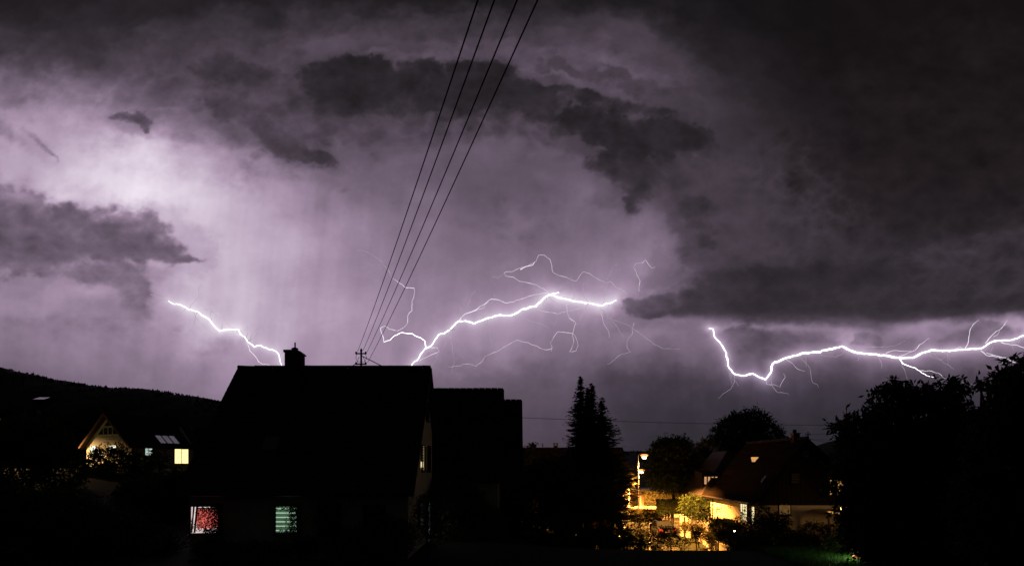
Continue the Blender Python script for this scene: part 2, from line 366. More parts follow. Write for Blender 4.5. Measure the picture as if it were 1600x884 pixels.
def over(V, u, v, c, F, k):
    B = c['b']; w = c['w']*1.5
    x0 = min(b[0]-3.3*max(b[2], b[3]) for b in B)-w; x1 = max(b[0]+3.3*max(b[2], b[3]) for b in B)+w
    y0 = min(b[1]-3.3*max(b[3], b[2]*(abs(math.sin(math.radians(b[4])))+.1)) for b in B)-w
    y1 = max(b[1]+3.3*max(b[3], b[2]*(abs(math.sin(math.radians(b[4])))+.1)) for b in B)+w
    I = np.nonzero((u > x0) & (u < x1) & (v > y0) & (v < y1))
    if not len(I[0]): return V
    uu, vv = u[I], v[I]; fa, fb, fc, ft, fs = F.a[I], F.b[I], F.c[I], F.t[I], F.s[I]
    if k % 2: fa, fb = -fb, fa
    m = blobs(uu + w*fa, vv + w*.8*fb, B)
    nz = c.get('n', 1.)
    m = m + nz*(.50*(fc-.42) + .24*ft)*np.clip(m*2.6, 0, 1)
    e0, e1 = c['e']; soft = .2 + .7*np.clip(.5+fs*1.3, 0, 1)**1.5        # edges crisp in places, ragged and thin in others
    h = c.get('h', .5)
    a = h*sstep(e0, e1+.08, m) + (1-h)*sstep(e0-.2, e1+soft, m)
    # a thin ragged skirt of cloud round each dark mass
    sk = blobs(uu + 1.7*w*fb, vv - 8 + 1.4*w*fa, [(b[0], b[1], b[2]*1.35+6, b[3]*1.45+6, b[4], (b[5] if len(b) > 5 else 1.)*.8) for b in B])
    sk = sstep(.15, 1.25, sk + .35*(fc-.45)*np.clip(2*sk, 0, 1))
    a = 1-(1-a*c['op'])*(1-c.get('s', .22)*sk*c['op'])
    tex = 1 + (.20*ft - .22*(fc-.45))*(.4+.6*nz)
    V[I] = V[I]*(1-a) + c['val']*tex*a
    return V

def sky_value(u, v):
    F = fields(u, v)
    V = table(u + 30*F.b, v + 24*F.a)
    # wispy mottling and hanging rain
    up = sstep(260, 120, v)
    # the cloud deck wheels round the rain shaft: stretch its texture along that arc
    du, dv = u-640 + 26*F.b, (v-500)*1.25 + 26*F.a
    rad = np.hypot(du, dv); th = np.arctan2(dv, du)
    arc = .65*fbm(rad/46, th*3.2, 5, 1, .52) + .45*fbm(rad/120, th*2.2, 3, 17, .5)
    tex = arc*(.11+.13*up)*(1-.5*sstep(1050, 1250, u)) + fbm(u/46, v/24, 4, 2, .5)*(.03+.04*up)
    low = sstep(240, 330, v)*sstep(1100, 900, u)
    V = V*(1 + tex*(1-.75*low)*(1-.45*sstep(130, 190, V)) + low*.045*fbm((u+v*.1)/42, v/420, 4, 3, .6))
    V = V*(1 + .07*low*fbm(u/120, v/120, 4, 12))
    rr = sstep(545, 580, v)*sstep(980, 1060, u)
    V = V*(1 + .07*rr*fbm((u-v*.05)/34, v/500, 4, 21, .6))
    for k, c in enumerate(CLOUDS):
        if k in SKIP: continue
        V = over(V, u, v, c, F, k)
    for gx, gy, rx, ry, am in GLOWS:
        I = np.nonzero((abs(u-gx) < rx*2.6+14) & (abs(v-gy) < ry*2.6+14))
        V[I] = V[I] + am*np.exp(-((u[I]+12*F.b[I]-gx)/rx)**2 - ((v[I]+10*F.a[I]-gy)/ry)**2)
    for k, c in enumerate(PUFFS):
        V = over(V, u, v, c, F, k)
    # light of each stroke scattered in the rain close around it
    near = (v > 380) & (v < 660)
    if near.any():
        uu, vv = u[near], v[near]; add = 0
        for pts, am in ((BOLT_A, 54), (BOLT_B, 66), (BOLT_C, 104)):
            d = dist_poly(uu, vv, pts)
            add = add + am*(.68*np.exp(-d/7) + .32*np.exp(-d/24)*(1+0*vv))
        V[near] = V[near] + add
    return V
SKIP = ()

def sky_rgb(V, u, v):
    s = np.clip(V, 0, 252)/255.
    b = sstep(.55, .95, s); d = sstep(.30, .13, s)
    r = s*(1.038 - .020*b - .0*d); g = s*(.896 + .070*b + .034*d); bl = s*(1.058 - .034*b - .016*d)
    cool = sstep(560, 640, v)*sstep(800, 1050, u); r = r*(1-.03*cool); bl = bl*(1+.03*cool)
    wrm = d*sstep(1050, 1400, u)*sstep(420, 250, v)
    r = r*(1+.02*wrm); g = g*(1-.055*wrm); bl = bl*(1-.07*wrm)
    c = np.stack([r, g, bl], -1)
    return np.clip(c, 0, 1)
# ---------------------------------------------------------------- sky dome
def build_sky():
    def axis(marks):
        out = []
        for a, b, st in marks: out += list(np.arange(a, b-1e-6, st))
        out.append(marks[-1][1]); return np.radians(np.array(out))
    az = axis([(-180, -44, 4), (-44, -37.5, .5), (-37.5, 37.5, .088), (37.5, 44, .5), (44, 180, 4)])
    el = axis([(-4, -1, 1), (-1, 35, .088), (35, 42, .5), (42, 88, 2)])
    A, E = np.meshgrid(az, el)
    Rd = 9000.
    X, Y, Z = np.sin(A)*np.cos(E)*Rd, np.cos(A)*np.cos(E)*Rd, np.sin(E)*Rd
    ac = np.clip(A, R(-62), R(62))
    u = 800 + 1067*np.tan(ac); v = 725 - 1067*np.tan(np.clip(E, R(-4), R(62)))/np.cos(ac)
    u = np.clip(u, -700, 2300); v = np.clip(v, -500, 800)
    V = sky_value(u, v); c = sky_rgb(V, u, v)
    # away from the storm the cloud is evenly dark
    away = np.maximum(sstep(R(46), R(80), np.abs(A)), sstep(R(38), R(60), E))[..., None]
    dark = np.array([.072, .066, .073])
    c = c*(1-away) + dark*away
    lin = np.where(c <= .04045, c/12.92, ((c+.055)/1.055)**2.4)
    h, w = A.shape
    P = np.stack([X, Y, Z + EYE], -1).reshape(-1, 3)
    i = np.arange((h-1)*w).reshape(h-1, w)[:, :-1]
    Fc = np.stack([i, i+w, i+w+1, i+1], -1).reshape(-1, 4)
    m = bpy.data.materials.new('storm_sky'); m.use_nodes = True; nt = m.node_tree; nt.nodes.clear()
    at_ = nt.nodes.new('ShaderNodeAttribute'); at_.attribute_name = 'glow'
    em = nt.nodes.new('ShaderNodeEmission'); out = nt.nodes.new('ShaderNodeOutputMaterial')
    # fine mottling of the cloud
    tc = nt.nodes.new('ShaderNodeTexCoord'); nz = nt.nodes.new('ShaderNodeTexNoise'); nz.inputs['Scale'].default_value = .016; nz.inputs['Detail'].default_value = 3
    mr = nt.nodes.new('ShaderNodeMapRange'); mr.inputs[1].default_value = .25; mr.inputs[2].default_value = .75; mr.inputs[3].default_value = .98; mr.inputs[4].default_value = 1.02
    vm = nt.nodes.new('ShaderNodeVectorMath'); vm.operation = 'SCALE'
    nt.links.new(tc.outputs['Object'], nz.inputs['Vector']); nt.links.new(nz.outputs[0], mr.inputs[0])
    nt.links.new(at_.outputs['Color'], vm.inputs[0]); nt.links.new(mr.outputs[0], vm.inputs['Scale'])
    nt.links.new(vm.outputs[0], em.inputs[0]); nt.links.new(em.outputs[0], out.inputs[0])
    m.cycles.emission_sampling = 'NONE'
    o = npmesh('sky', P, Fc, m, smooth=True)
    ca = o.data.color_attributes.new('glow', 'FLOAT_COLOR', 'POINT')
    ca.data.foreach_set('color', np.concatenate([lin.reshape(-1, 3), np.ones((h*w, 1))], 1).astype(np.float32).ravel())
    tag(o, 'dark purple thunderstorm sky lit from within by lightning', kind='structure')
build_sky()

# ---------------------------------------------------------------- lightning
def em_mat(name, col, s):
    m = bpy.data.materials.new(name); m.use_nodes = True; nt = m.node_tree; nt.nodes.clear()
    e = nt.nodes.new('ShaderNodeEmission'); o = nt.nodes.new('ShaderNodeOutputMaterial')
    tc = nt.nodes.new('ShaderNodeTexCoord'); nz = nt.nodes.new('ShaderNodeTexNoise'); nz.inputs['Scale'].default_value = .02
    mr = nt.nodes.new('ShaderNodeMapRange'); mr.inputs[1].default_value = .3; mr.inputs[2].default_value = .7; mr.inputs[3].default_value = s*.7; mr.inputs[4].default_value = s*1.25
    nt.links.new(tc.outputs['Object'], nz.inputs['Vector']); nt.links.new(nz.outputs[0], mr.inputs[0]); nt.links.new(mr.outputs[0], e.inputs[1])
    e.inputs[0].default_value = (*col, 1); nt.links.new(e.outputs[0], o.inputs[0])
    m.cycles.emission_sampling = 'NONE'
    return m
BM = [em_mat('bolt_glow', (1, .93, 1), 3.2), em_mat('branch_glow_bright', (1, .90, 1), 1.0),
      em_mat('branch_glow_mid', (1, .86, .98), .62), em_mat('branch_glow_faint', (1, .86, .98), .42)]
BOLT_Y = 5000.; PXM = BOLT_Y/F
def jag(pts, rnd, step=5., amp=.9):
    out = [pts[0]]
    for (x0, y0), (x1, y1) in zip(pts[:-1], pts[1:]):
        L = math.hypot(x1-x0, y1-y0); n = max(1, int(L/step+.5))
        for k in range(1, n+1):
            t = k/n; j = amp if k < n else 0
            out.append((x0+(x1-x0)*t + rnd.uniform(-j, j), y0+(y1-y0)*t + rnd.uniform(-j, j)))
    return out
def bolt(label, main, w, branches, seed):
    rnd = random.Random(seed)
    root = empty('lightning_bolt', at(*main[-1], BOLT_Y), label, 'lightning', 'lightning strokes under the storm cloud')
    def run(pts, hw, name, m):
        pts = jag(pts, rnd)
        n = len(pts); P = []; rr = []; d = 0
        for k, p in enumerate(pts):
            d += rnd.uniform(-8, 8)
            P.append(at(p[0], p[1], BOLT_Y+d)); rr.append(hw*PXM*rnd.uniform(.75, 1.2)*(1.25 if name == 'main_stroke' and .25 < k/n < .75 else 1)*(min(1, .35+7*(1-k/n), .5+6*k/n) if name == 'main_stroke' else 1.2-.8*k/n))
        part(MB().tube(P, rr, 5), name, m, root)
    run(main, w, 'main_stroke', BM[0])
    # hair-thin filaments springing from the main channel
    for _ in range(int(sum(math.hypot(b[0]-a[0], b[1]-a[1]) for a, b in zip(main[:-1], main[1:]))/(15 if w < 1.05 else 26))):
        i = rnd.randrange(len(main)-1); t = rnd.random(); x = main[i][0]*(1-t)+main[i+1][0]*t; y = main[i][1]*(1-t)+main[i+1][1]*t
        a = (rnd.choice((-1, 1)) if w < 1.05 else 1)*rnd.uniform(.5, 1.9); f = [(x, y)]
        for _k in range(rnd.choice((2, 3, 4, 7, 10))):
            a += rnd.uniform(-.6, .6); st = rnd.uniform(4, 10); x += st*math.cos(a)*rnd.choice((1, 1, .4)); y += st*math.sin(a); f.append((x, y))
        run(f, .30, 'filament', BM[3])
    for pts, hw, cl, oz in branches: run(_z(pts, *oz), hw*(.60 if cl < 2 else .66), 'branch', BM[cl])
bolt('lightning stroke dropping behind the roof between the cloud bank and the chimney', BOLT_A, .62, [b+(_ZA,) for b in BR_A], 3)
bolt('widely branching lightning arching over the roof to the tip of the dark shelf cloud', BOLT_B, .85, [b+(_ZB,) for b in BR_B], 4)
bolt('thickest lightning running level below the dark shelf cloud over the leafy trees', BOLT_C, 1.08, [b+(_ZC,) for b in BR_C], 5)

# ---------------------------------------------------------------- ground and hills
def gz(x, y):
    def S(a, b, t):
        t = min(1, max(0, (t-a)/(b-a))); return t*t*(3-2*t)
    z = 2.1 - 3.1*S(30, 47, y)*S(-4, 8, x) + 3.2*S(-15, -50, x)*S(50, 95, y)
    z += 11*S(-70, -130, x)*S(110, 190, y)
    return z
def build_ground():
    xs = sorted(set([-9000, -3000, -1000, -400, -200] + list(range(-140, 61, 3)) + [80, 120, 200, 400, 1000, 3000, 9000]))
    ys = sorted(set([-9000, -2000, -300, -60, -20] + list(range(0, 220, 3)) + [260, 400, 800, 2000, 5000, 9000]))
    P = []; rnd = random.Random(1)
    for y in ys:
        for x in xs: P.append((x, y, (gz(x, y) + rnd.uniform(-.05, .05)) if abs(x) < 150 and -20 <= y < 220 else gz(x, y)))
    w = len(xs); Fc = [(j*w+i, j*w+i+1, (j+1)*w+i+1, (j+1)*w+i) for j in range(len(ys)-1) for i in range(w-1)]
    o = npmesh('ground', P, Fc, mat('garden_soil', (.022, .024, .015), .95, scale=.8, col2=(.024, .034, .016), bump=.4), smooth=True)
    tag(o, 'dark garden ground falling towards the street', kind='structure')
build_ground()

def hill(name, label, prof, Yr, depth, seed):
    xs = np.linspace(prof[0][0], prof[-1][0], 260); zz = np.interp(xs, [p[0] for p in prof], [p[1] for p in prof])
    X = (xs-800)/F*Yr; Z = EYE + (HY-zz)/F*Yr
    ys = np.linspace(Yr-depth, Yr+depth*.6, 26); P = []
    for j, y in enumerate(ys):
        t = (y-(Yr-depth))/depth; k = sstep(0, 1, np.array(min(t, 1.0))) if t <= 1 else 1-(t-1)*.6
        n = fbm(X/30, np.full_like(X, y/30), 4, seed)
        P.append(np.stack([X, np.full_like(X, y), -8 + (Z+8)*k + n*Yr*.0022*k], -1))
    P = np.concatenate(P); w = len(xs)
    i = np.arange((len(ys)-1)*w).reshape(-1, w)[:, :-1]
    o = npmesh(name, P, np.stack([i, i+1, i+w+1, i+w], -1).reshape(-1, 4), mat('wooded_hillside', (.018, .024, .014), .95, scale=.05), smooth=True)
    tag(o, label, kind='structure')
    # tree crowns along the crest
    rs = np.random.RandomState(seed); V = []; Fs = []
    oct_ = np.array([(1,0,0),(0,1,0),(-1,0,0),(0,-1,0),(0,0,1.3),(0,0,-1)]); of = np.array([(0,1,4),(1,2,4),(2,3,4),(3,0,4),(1,0,5),(2,1,5),(3,2,5),(0,3,5)])
    N = 2600; fx = rs.rand(N); fy = 1-np.abs(rs.normal(0, .16, N)); fy = np.clip(fy, .3, 1.02)
    x = np.interp(fx, [0, 1], [X[0], X[-1]]); z0 = np.interp(x, X, Z); y = (Yr-depth) + fy*depth
    kk = sstep(0, 1, fy); z = -8 + (z0+8)*kk
    s = Yr*rs.uniform(.0008, .0019, N)
    c = np.stack([x, y, z], -1); jit = 1 + .25*rs.randn(N, 6, 1)
    V = (c[:, None] + oct_[None]*s[:, None, None]*jit).reshape(-1, 3)
    Fs = (of[None] + (np.arange(N)*6)[:, None, None]).reshape(-1, 3)
    o2 = npmesh('forest', V, Fs, mat('forest_crowns', (.016, .024, .012), .95, scale=.1))
    tag(o2, label.replace('hill', 'woodland on the hill') if False else 'black woodland covering ' + label, kind='stuff')
hill('hill', 'the long dark hill sloping down behind the gabled house', [(-700, 600), (-300, 560), (0, 573), (50, 584), (100, 596), (150, 603), (200, 608), (230, 609), (260, 612), (300, 619), (345, 627), (430, 645), (600, 690), (800, 716)], 900, 420, 7)
hill('hill', 'the low far hill seen between the lamps and behind the trees', [(780, 722), (900, 712), (970, 706), (1040, 705), (1120, 706), (1230, 718), (1288, 716), (1300, 704), (1325, 684), (1370, 668), (1450, 650), (1700, 640), (2300, 650)], 1500, 500, 8)

# road with kerbs
def road():
    def edge(off): return [Vector((12.6 + (y-62)*.2 + off, y, gz(12.6 + (y-62)*.2 + off, y) + .012)) for y in range(46, 122, 4)]
    L, Rr = edge(0), edge(4.6)
    n = len(L); V = L + Rr; Fc = [(i, n+i, n+i+1, i+1) for i in range(n-1)]
    o = MB().add(V, Fc).build('road', mat('asphalt', (.055, .053, .05), .75, scale=3, bump=.3)); tag(o, 'asphalt street passing the two lit lamps', kind='structure')
    for off, nm in ((-.14, 0), (4.6, 1)):
        a = edge(off); b = edge(off+.14); mb = MB()
        for i in range(n-1):
            dz = Vector((0, 0, .12)); lo = Vector((0, 0, -.1))
            mb.hexa([a[i]+lo, b[i]+lo, b[i+1]+lo, a[i+1]+lo, a[i]+dz, b[i]+dz, b[i+1]+dz, a[i+1]+dz])
        k = mb.build('kerb', mat('kerb_stone', (.3, .29, .27), .85)); tag(k, kind='structure', label='pale stone kerb beside the street')
    a = edge(4.75); b = edge(6.2); V = [p + Vector((0, 0, .11)) for p in a + b]
    p = MB().add(V, [(i, n+i, n+i+1, i+1) for i in range(n-1)]).build('pavement', mat('paving', (.28, .26, .23), .85, scale=4))
    tag(p, 'narrow pavement between the street and the lit wall', kind='structure')
road()

def slope_wood():
    rs = np.random.RandomState(8); N = 4200
    y = rs.uniform(122, 300, N); x = -y*rs.uniform(.36, .95, N); z = np.array([gz(a, b) for a, b in zip(x, y)])
    h = rs.uniform(1.0, 2.6, N)
    ok = (z+1.5*h-EYE)/y < .085 + .02*np.clip(-x/y-.42, 0, 1); x, y, z, h = x[ok], y[ok], z[ok], h[ok]; N = len(x)
    ico = np.array([(0,0,1.25),(.9,0,.35),(.28,.86,.4),(-.73,.53,.3),(-.73,-.53,.45),(.28,-.86,.3),(0,0,-.8)])
    f = np.array([(0,1,2),(0,2,3),(0,3,4),(0,4,5),(0,5,1),(6,2,1),(6,3,2),(6,4,3),(6,5,4),(6,1,5)])
    V = np.stack([x, y, z+h*.6], -1)[:, None] + ico[None]*h[:, None, None]*(1+.25*rs.randn(N, 7, 1))
    o = npmesh('forest', V.reshape(-1, 3), (f[None] + (np.arange(N)*7)[:, None, None]).reshape(-1, 3), mat('forest_crowns', (.016, .024, .012), .95, scale=.1))
    tag(o, 'dark thicket covering the slope behind the pale gabled house', kind='stuff')
slope_wood()
# ---------------------------------------------------------------- materials
TILE = mat('roof_tile', (.042, .024, .018), .8, scale=3, bump=.2)
TILE2 = mat('roof_tile_dark', (.05, .04, .038), .7, scale=3, bump=.2, spec=.3)
PLASTER = mat('pale_plaster', (.62, .56, .46), .9, .08, 2., bump=.15)
PLASTER2 = mat('grey_plaster', (.40, .38, .34), .9, .1, 2.)
WOOD = mat('dark_timber', (.018, .013, .01), .8, scale=8, bump=.2)
WHITE = mat('white_paint', (.75, .73, .68), .5, .06)
METAL = mat('grey_metal', (.22, .22, .23), .45, .1, metal=.8)
DARKMETAL = mat('weathered_metal', (.05, .05, .05), .5, .2, metal=.5)
BRICK = mat('chimney_brick', (.16, .07, .05), .9, scale=5, bump=.4)
GLASS = mat('night_glass', (.02, .022, .025), .08, .1, spec=.6)
BARK = mat('bark', (.06, .045, .033), .95, scale=9, bump=.5)
LEAF = mat('leaf', (.035, .06, .018), .55, scale=2.5, col2=(.06, .085, .025), transl=.25)
LEAF2 = mat('leaf_light', (.055, .06, .022), .55, scale=2.5, col2=(.12, .10, .035), transl=.3)
NEEDLE = mat('spruce_needle', (.018, .032, .016), .8, scale=3)
def lit(name, col, s, var=.25, scale=3.): return mat(name, (.1, .1, .1), .5, var, scale, emit=col, es=s)

# ---------------------------------------------------------------- houses
def roof_slab(mb, x0, x1, ya, za, yb, zb, th=.18):
    d = Vector((0, yb-ya, zb-za)).normalized(); n = Vector((0, -d.z, d.y)) * (1 if yb > ya else -1)
    if n.z < 0: n = -n
    a, b = Vector((0, ya, za)), Vector((0, yb, zb))
    lo = [Vector((x0, 0, 0))+a, Vector((x1, 0, 0))+a, Vector((x1, 0, 0))+b, Vector((x0, 0, 0))+b]
    mb.hexa([p - n*th for p in lo] + lo)
def tiles(x0, x1, ya, za, yb, zb, root, m, tw=.30, course=.34):
    "courses of pantiles lying on a slope whose eave is (ya, za) and ridge (yb, zb)"
    L = math.hypot(yb-ya, zb-za); d = np.array([0, (yb-ya)/L, (zb-za)/L]); n = np.array([0, -d[2], d[1]])
    if n[2] < 0: n = -n
    nc = max(1, int(L/course)); nx = max(2, int((x1-x0)/tw))*4 + 1
    xs = np.linspace(x0, x1, nx); prof = .022*np.cos(np.arange(nx)/4*2*np.pi) + .006*np.random.RandomState(5).randn(nx)
    V = []; Fc = []; base = 0; rs = np.random.RandomState(9)
    for c in range(nc):
        s0 = c*L/nc - .05; s1 = (c+1)*L/nc
        j = rs.randn(nx)*.004
        for s, off in ((s0, .012), (s0, .055), (s1, .022)):
            p = np.array([0, ya, za]) + d*s
            V.append(np.stack([xs, p[1]+n[1]*(off+prof+j), p[2]+n[2]*(off+prof+j)], -1))
        i = base + np.arange(nx-1)
        for r in (0, 1): Fc.append(np.stack([i+r*nx, i+r*nx+1, i+(r+1)*nx+1, i+(r+1)*nx], -1))
        base += 3*nx
    o = npmesh('roof_tiles', np.concatenate(V), np.concatenate(Fc), m); o['kind'] = 'stuff'
    return under(root, o)
def ridge(x0, x1, y, z, root, m, L=.42):
    n = max(1, round((x1-x0)/L)); L = (x1-x0)/n
    prof = [(math.cos(t)*.13, math.sin(t)*.11) for t in np.linspace(math.pi*1.12, -math.pi*.12, 7)]
    me = None; rnd = random.Random(2)
    for k in range(n):
        if me is None:
            V = []; 
            for x, s in ((0, 1.08), (L*.94, .95)):
                for a, b in prof: V.append((x, a*s, b*s))
                for a, b in prof: V.append((x, a*s*.8, b*s*.8-.02))
            Fc = [(i, i+1, i+15, i+14) for i in range(6)] + [(i+7, i+8, i+1, i) for i in range(6)] + [(i+14, i+15, i+22, i+21) for i in range(6)]
            me = bpy.data.meshes.new('ridge_tile'); me.from_pydata(V, [], Fc); me.materials.append(m)
        o = bpy.data.objects.new('ridge_tile', me); C.objects.link(o)
        o.location = (x0+k*L, y, z + rnd.uniform(-.012, .012)); o.rotation_euler.y = rnd.uniform(-.012, .012)
        under(root, o)

def window(root, c, w, h, nrm, pane_m, frame_m=None, mull=1, slats=0, slat_m=None, sill=True, deep=.08, hbar=0, name='window', fw=.06, sw=.2):
    "window centred at c, w wide and h high, facing nrm (horizontal unit vector)"
    c = Vector(c); n = Vector(nrm).normalized(); t = Vector((-n.y, n.x, 0)); up = Vector((0, 0, 1))
    M = Matrix((( t.x, n.x, 0, c.x), (t.y, n.y, 0, c.y), (0, 0, 1, c.z), (0, 0, 0, 1)))
    mb = MB(); fm = frame_m or WHITE
    mb.box(-w/2-fw, -.02, -h/2-fw, -w/2, deep, h/2+fw, M); mb.box(w/2, -.02, -h/2-fw, w/2+fw, deep, h/2+fw, M)
    mb.box(-w/2, -.02, h/2, w/2, deep, h/2+fw, M); mb.box(-w/2, -.02, -h/2-fw, w/2, deep, -h/2, M)
    f = part(mb, name, fm, root)
    for k in range(mull):
        x = -w/2 + w*(k+1)/(mull+1); part(MB().box(x-.025, .012, -h/2, x+.025, deep-.01, h/2, M), 'glazing_bar', fm, f)
    for k in range(hbar):
        z = -h/2 + h*(k+1)/(hbar+1); part(MB().box(-w/2, .010, z-.02, w/2, deep-.015, z+.02, M), 'glazing_bar', fm, f)
    part(MB().box(-w/2, -.01, -h/2, w/2, .01, h/2, M), 'pane', pane_m, f)
    for k in range(slats):
        z = -h/2 + h*(k+.5)/slats
        part(MB().box(-w/2, .015, z-h/slats*sw, w/2, .03, z+h/slats*sw, M), 'blind_slat', slat_m or WHITE, f)
    if sill: part(MB().box(-w/2-.1, -.02, -h/2-fw-.05, w/2+.1, deep+.08, -h/2-fw-.002, M), 'sill', frame_m or WHITE, f)
    return f

def terrace_house(name, label, group, x0, x1, yf, ye, ze, yr, zr, yb, zb, zg, wall_m, tile_m, ov=.28, tw=.3, tiled=True):
    "house whose ridge runs across the view: eave line ye/ze, ridge yr/zr, rear eave yb/zb"
    root = empty(name, ((x0+x1)/2, yr, zg), label, 'house', group)
    sl = (zr-ze)/(yr-ye); zw = ze + (yf-ye)*sl - .2; yw = yb-.3; zwb = zb + .3*(zr-zb)/(yb-yr) - .2
    P = [(yf, zg-.6), (yw, zg-.6), (yw, zwb), (yr, zr-.24), (yf, zw)]
    xa, xb = x0+ov, x1-ov
    V = [(xa, y, z) for y, z in P] + [(xb, y, z) for y, z in P]
    part(MB().add(V, [(0,1,2,3,4), (9,8,7,6,5)] + [(i, i+5, (i+1) % 5+5, (i+1) % 5) for i in range(5)]), 'wall', wall_m, root)
    mb = MB(); roof_slab(mb, x0, x1, ye, ze, yr, zr); roof_slab(mb, x0, x1, yb, zb, yr, zr)
    rf = part(mb, 'roof', tile_m, root)
    if tiled:
        tiles(x0, x1, ye, ze, yr, zr, rf, tile_m, tw)
    ridge(x0, x1, yr, zr+.03, rf, tile_m)
    for x in (x0-.03, x1): # barge boards
        mb = MB()
        for (a, b, c, d) in ((ye, ze, yr, zr), (yb, zb, yr, zr)):
            mb.hexa([(x, a, b-.24), (x+.03, a, b-.24), (x+.03, c, d-.24), (x, c, d-.24), (x, a, b+.03), (x+.03, a, b+.03), (x+.03, c, d+.03), (x, c, d+.03)])
        part(mb, 'barge_board', WOOD, root)
    part(MB().tube([(x0, ye-.06, ze-.06), (x1, ye-.06, ze-.06)], .065, 8), 'gutter', DARKMETAL, root)
    return root, rf

def chimney(root, x, y, z0, w, d, h, cap='slab', tall=.35):
    ch = part(MB().box(x-w/2, y-d/2, z0, x+w/2, y+d/2, z0+h), 'chimney', BRICK, root)
    if cap == 'hood':     # slab with one sloping side, a vent collar and a pin
        a, b, zt = x-w/2-.05, x+w/2+.06, z0+h
        mb = MB(); y0, y1 = y-d/2-.05, y+d/2+.05
        V = [(a, y0, zt), (b, y0, zt-.12), (b, y0, zt-.06), (x+w*.28, y0, zt+.12), (a, y0, zt+.12)]
        V = V + [(p[0], y1, p[2]) for p in V]
        mb.add(V, [(0,1,2,3,4), (9,8,7,6,5)] + [(i, i+5, (i+1) % 5+5, (i+1) % 5) for i in range(5)])
        part(mb, 'cap', DARKMETAL, ch)
        part(MB().lathe((x, y, zt+.12), [(.09, 0), (.10, .05), (.17, .07), (.17, .11), (.06, .16)], 12), 'vent_collar', DARKMETAL, ch)
        part(MB().tube([(x+.01, y, zt+.27), (x+.01, y, zt+.52)], .038, 8), 'flue_pipe', DARKMETAL, ch)
    else:
        part(MB().box(x-w/2-.06, y-d/2-.06, z0+h+.002, x+w/2+.06, y+d/2+.06, z0+h+.07), 'coping', PLASTER2, ch)
        if cap == 'gap':
            mb = MB()
            for sx in (-1, 1):
                for sy in (-1, 1): mb.box(x+sx*w*.4-.04, y+sy*d*.4-.04, z0+h+.07, x+sx*w*.4+.04, y+sy*d*.4+.04, z0+h+.26)
            mb.box(x-w/2-.08, y-d/2-.08, z0+h+.26, x+w/2+.08, y+d/2+.08, z0+h+.36)
            part(mb, 'cap', DARKMETAL, ch)
        if cap == 'pot': part(MB().lathe((x-w*.15, y, z0+h+.07), [(.16, 0), (.13, .25), (.15, tall)], 10), 'flue_pipe', BRICK, ch)
    return ch

# near house -------------------------------------------------
XL, XR = -13.55, -4.0
hA, rfA = terrace_house('house', 'largest dark house with a hooded chimney and two glowing ground floor windows', 'terraced gable houses',
    XL, XR, 28.1, 27.5, 4.84, 33.8, 10.74, 36.8, 7.6, 2.1, PLASTER, TILE2)
chimney(hA, -10.62, 33.4, 10.1, .80, .62, 1.33, 'hood')
# skylight in the front slope
def on_slope(x, y): return Vector((x, y, 4.84 + (y-27.5)*(10.74-4.84)/(33.8-27.5)))
def skylight(root, x, y, w, l, m, slope, onf):
    d = Vector((0, 1, slope)).normalized(); n = Vector((0, -d.z, d.y)); o = onf(x, y) + n*.07
    def q(a, b, h): return o + Vector((a, 0, 0)) + d*b + n*h
    def bx(a0, a1, b0, b1, h0, h1): return MB().hexa([q(a0,b0,h0), q(a1,b0,h0), q(a1,b1,h0), q(a0,b1,h0), q(a0,b0,h1), q(a1,b0,h1), q(a1,b1,h1), q(a0,b1,h1)])
    f = part(bx(-w/2-.07, w/2+.07, -.07, l+.07, -.1, .03), 'skylight', DARKMETAL, root)
    part(bx(-w/2, w/2, 0, l, .032, .04), 'pane', m, f)
skylight(hA, -10.45, 29.35, .62, .85, mat('skylight_glass', (.10, .10, .12), .25, .05, spec=.8), (10.74-4.84)/6.3, on_slope)
part(MB().box(XL+1, 33.76, 10.86, XR-.3, 33.84, 10.885), 'ridge_wire', DARKMETAL, hA)
RED = mat('red_curtain_glow', (.3, .05, .05), .8, .75, 9., emit=(1., .17, .14), es=.9)
ROSE = mat('white_window_glow', (.1, .1, .1), .5, .55, 3.5, emit=(1, .80, .78), es=1.1)
GREEN = lit('green_window_glow', (.25, .52, .28), .22, .35)
GREENW = mat('blind_slat_glow', (.5, .6, .5), .7, .2, emit=(.62, .9, .66), es=.62)
YW = lit('warm_window_glow', (1, .80, .34), 1.7, .25)
DIMW = lit('dim_warm_glow', (.75, .40, .12), .16, .5, 4)
COOL = lit('cool_window_glow', (.75, .95, .85), .8, .5, 6)
w = window(hA, at(320.5, 811.5, 28.1), 1.12, 1.08, (0, -1, 0), ROSE, DARKMETAL, mull=0, deep=.1)
part(MB().box(-12.94, 28.045, 3.38, -12.02, 28.06, 4.22), 'curtain', RED, w)
part(MB().hexa([(-13.06, 28.0, 3.2), (-13.0, 28.0, 3.2), (-13.0, 28.062, 3.2), (-13.06, 28.062, 3.2), (-12.95, 28.0, 4.3), (-12.88, 28.0, 4.3), (-12.88, 28.062, 4.3), (-12.95, 28.062, 4.3)]), 'casement_bar', DARKMETAL, w)
part(MB().hexa([(-13.17, 28.0, 3.2), (-13.13, 28.0, 3.2), (-13.13, 28.06, 3.2), (-13.17, 28.06, 3.2), (-13.08, 28.0, 4.3), (-13.03, 28.0, 4.3), (-13.03, 28.06, 4.3), (-13.08, 28.06, 4.3)]), 'casement_bar', DARKMETAL, w)
part(MB().box(-12.9, 28.0, 4.17, -12.1, 28.04, 4.22), 'casement_bar', DARKMETAL, w)
part(MB().tube([(-13.3, 28.0, 4.62), (-11.6, 28.0, 4.62)], .02, 6), 'drip_rail', mat('pale_metal', (.5, .5, .5), .35, .1, metal=.3), hA)
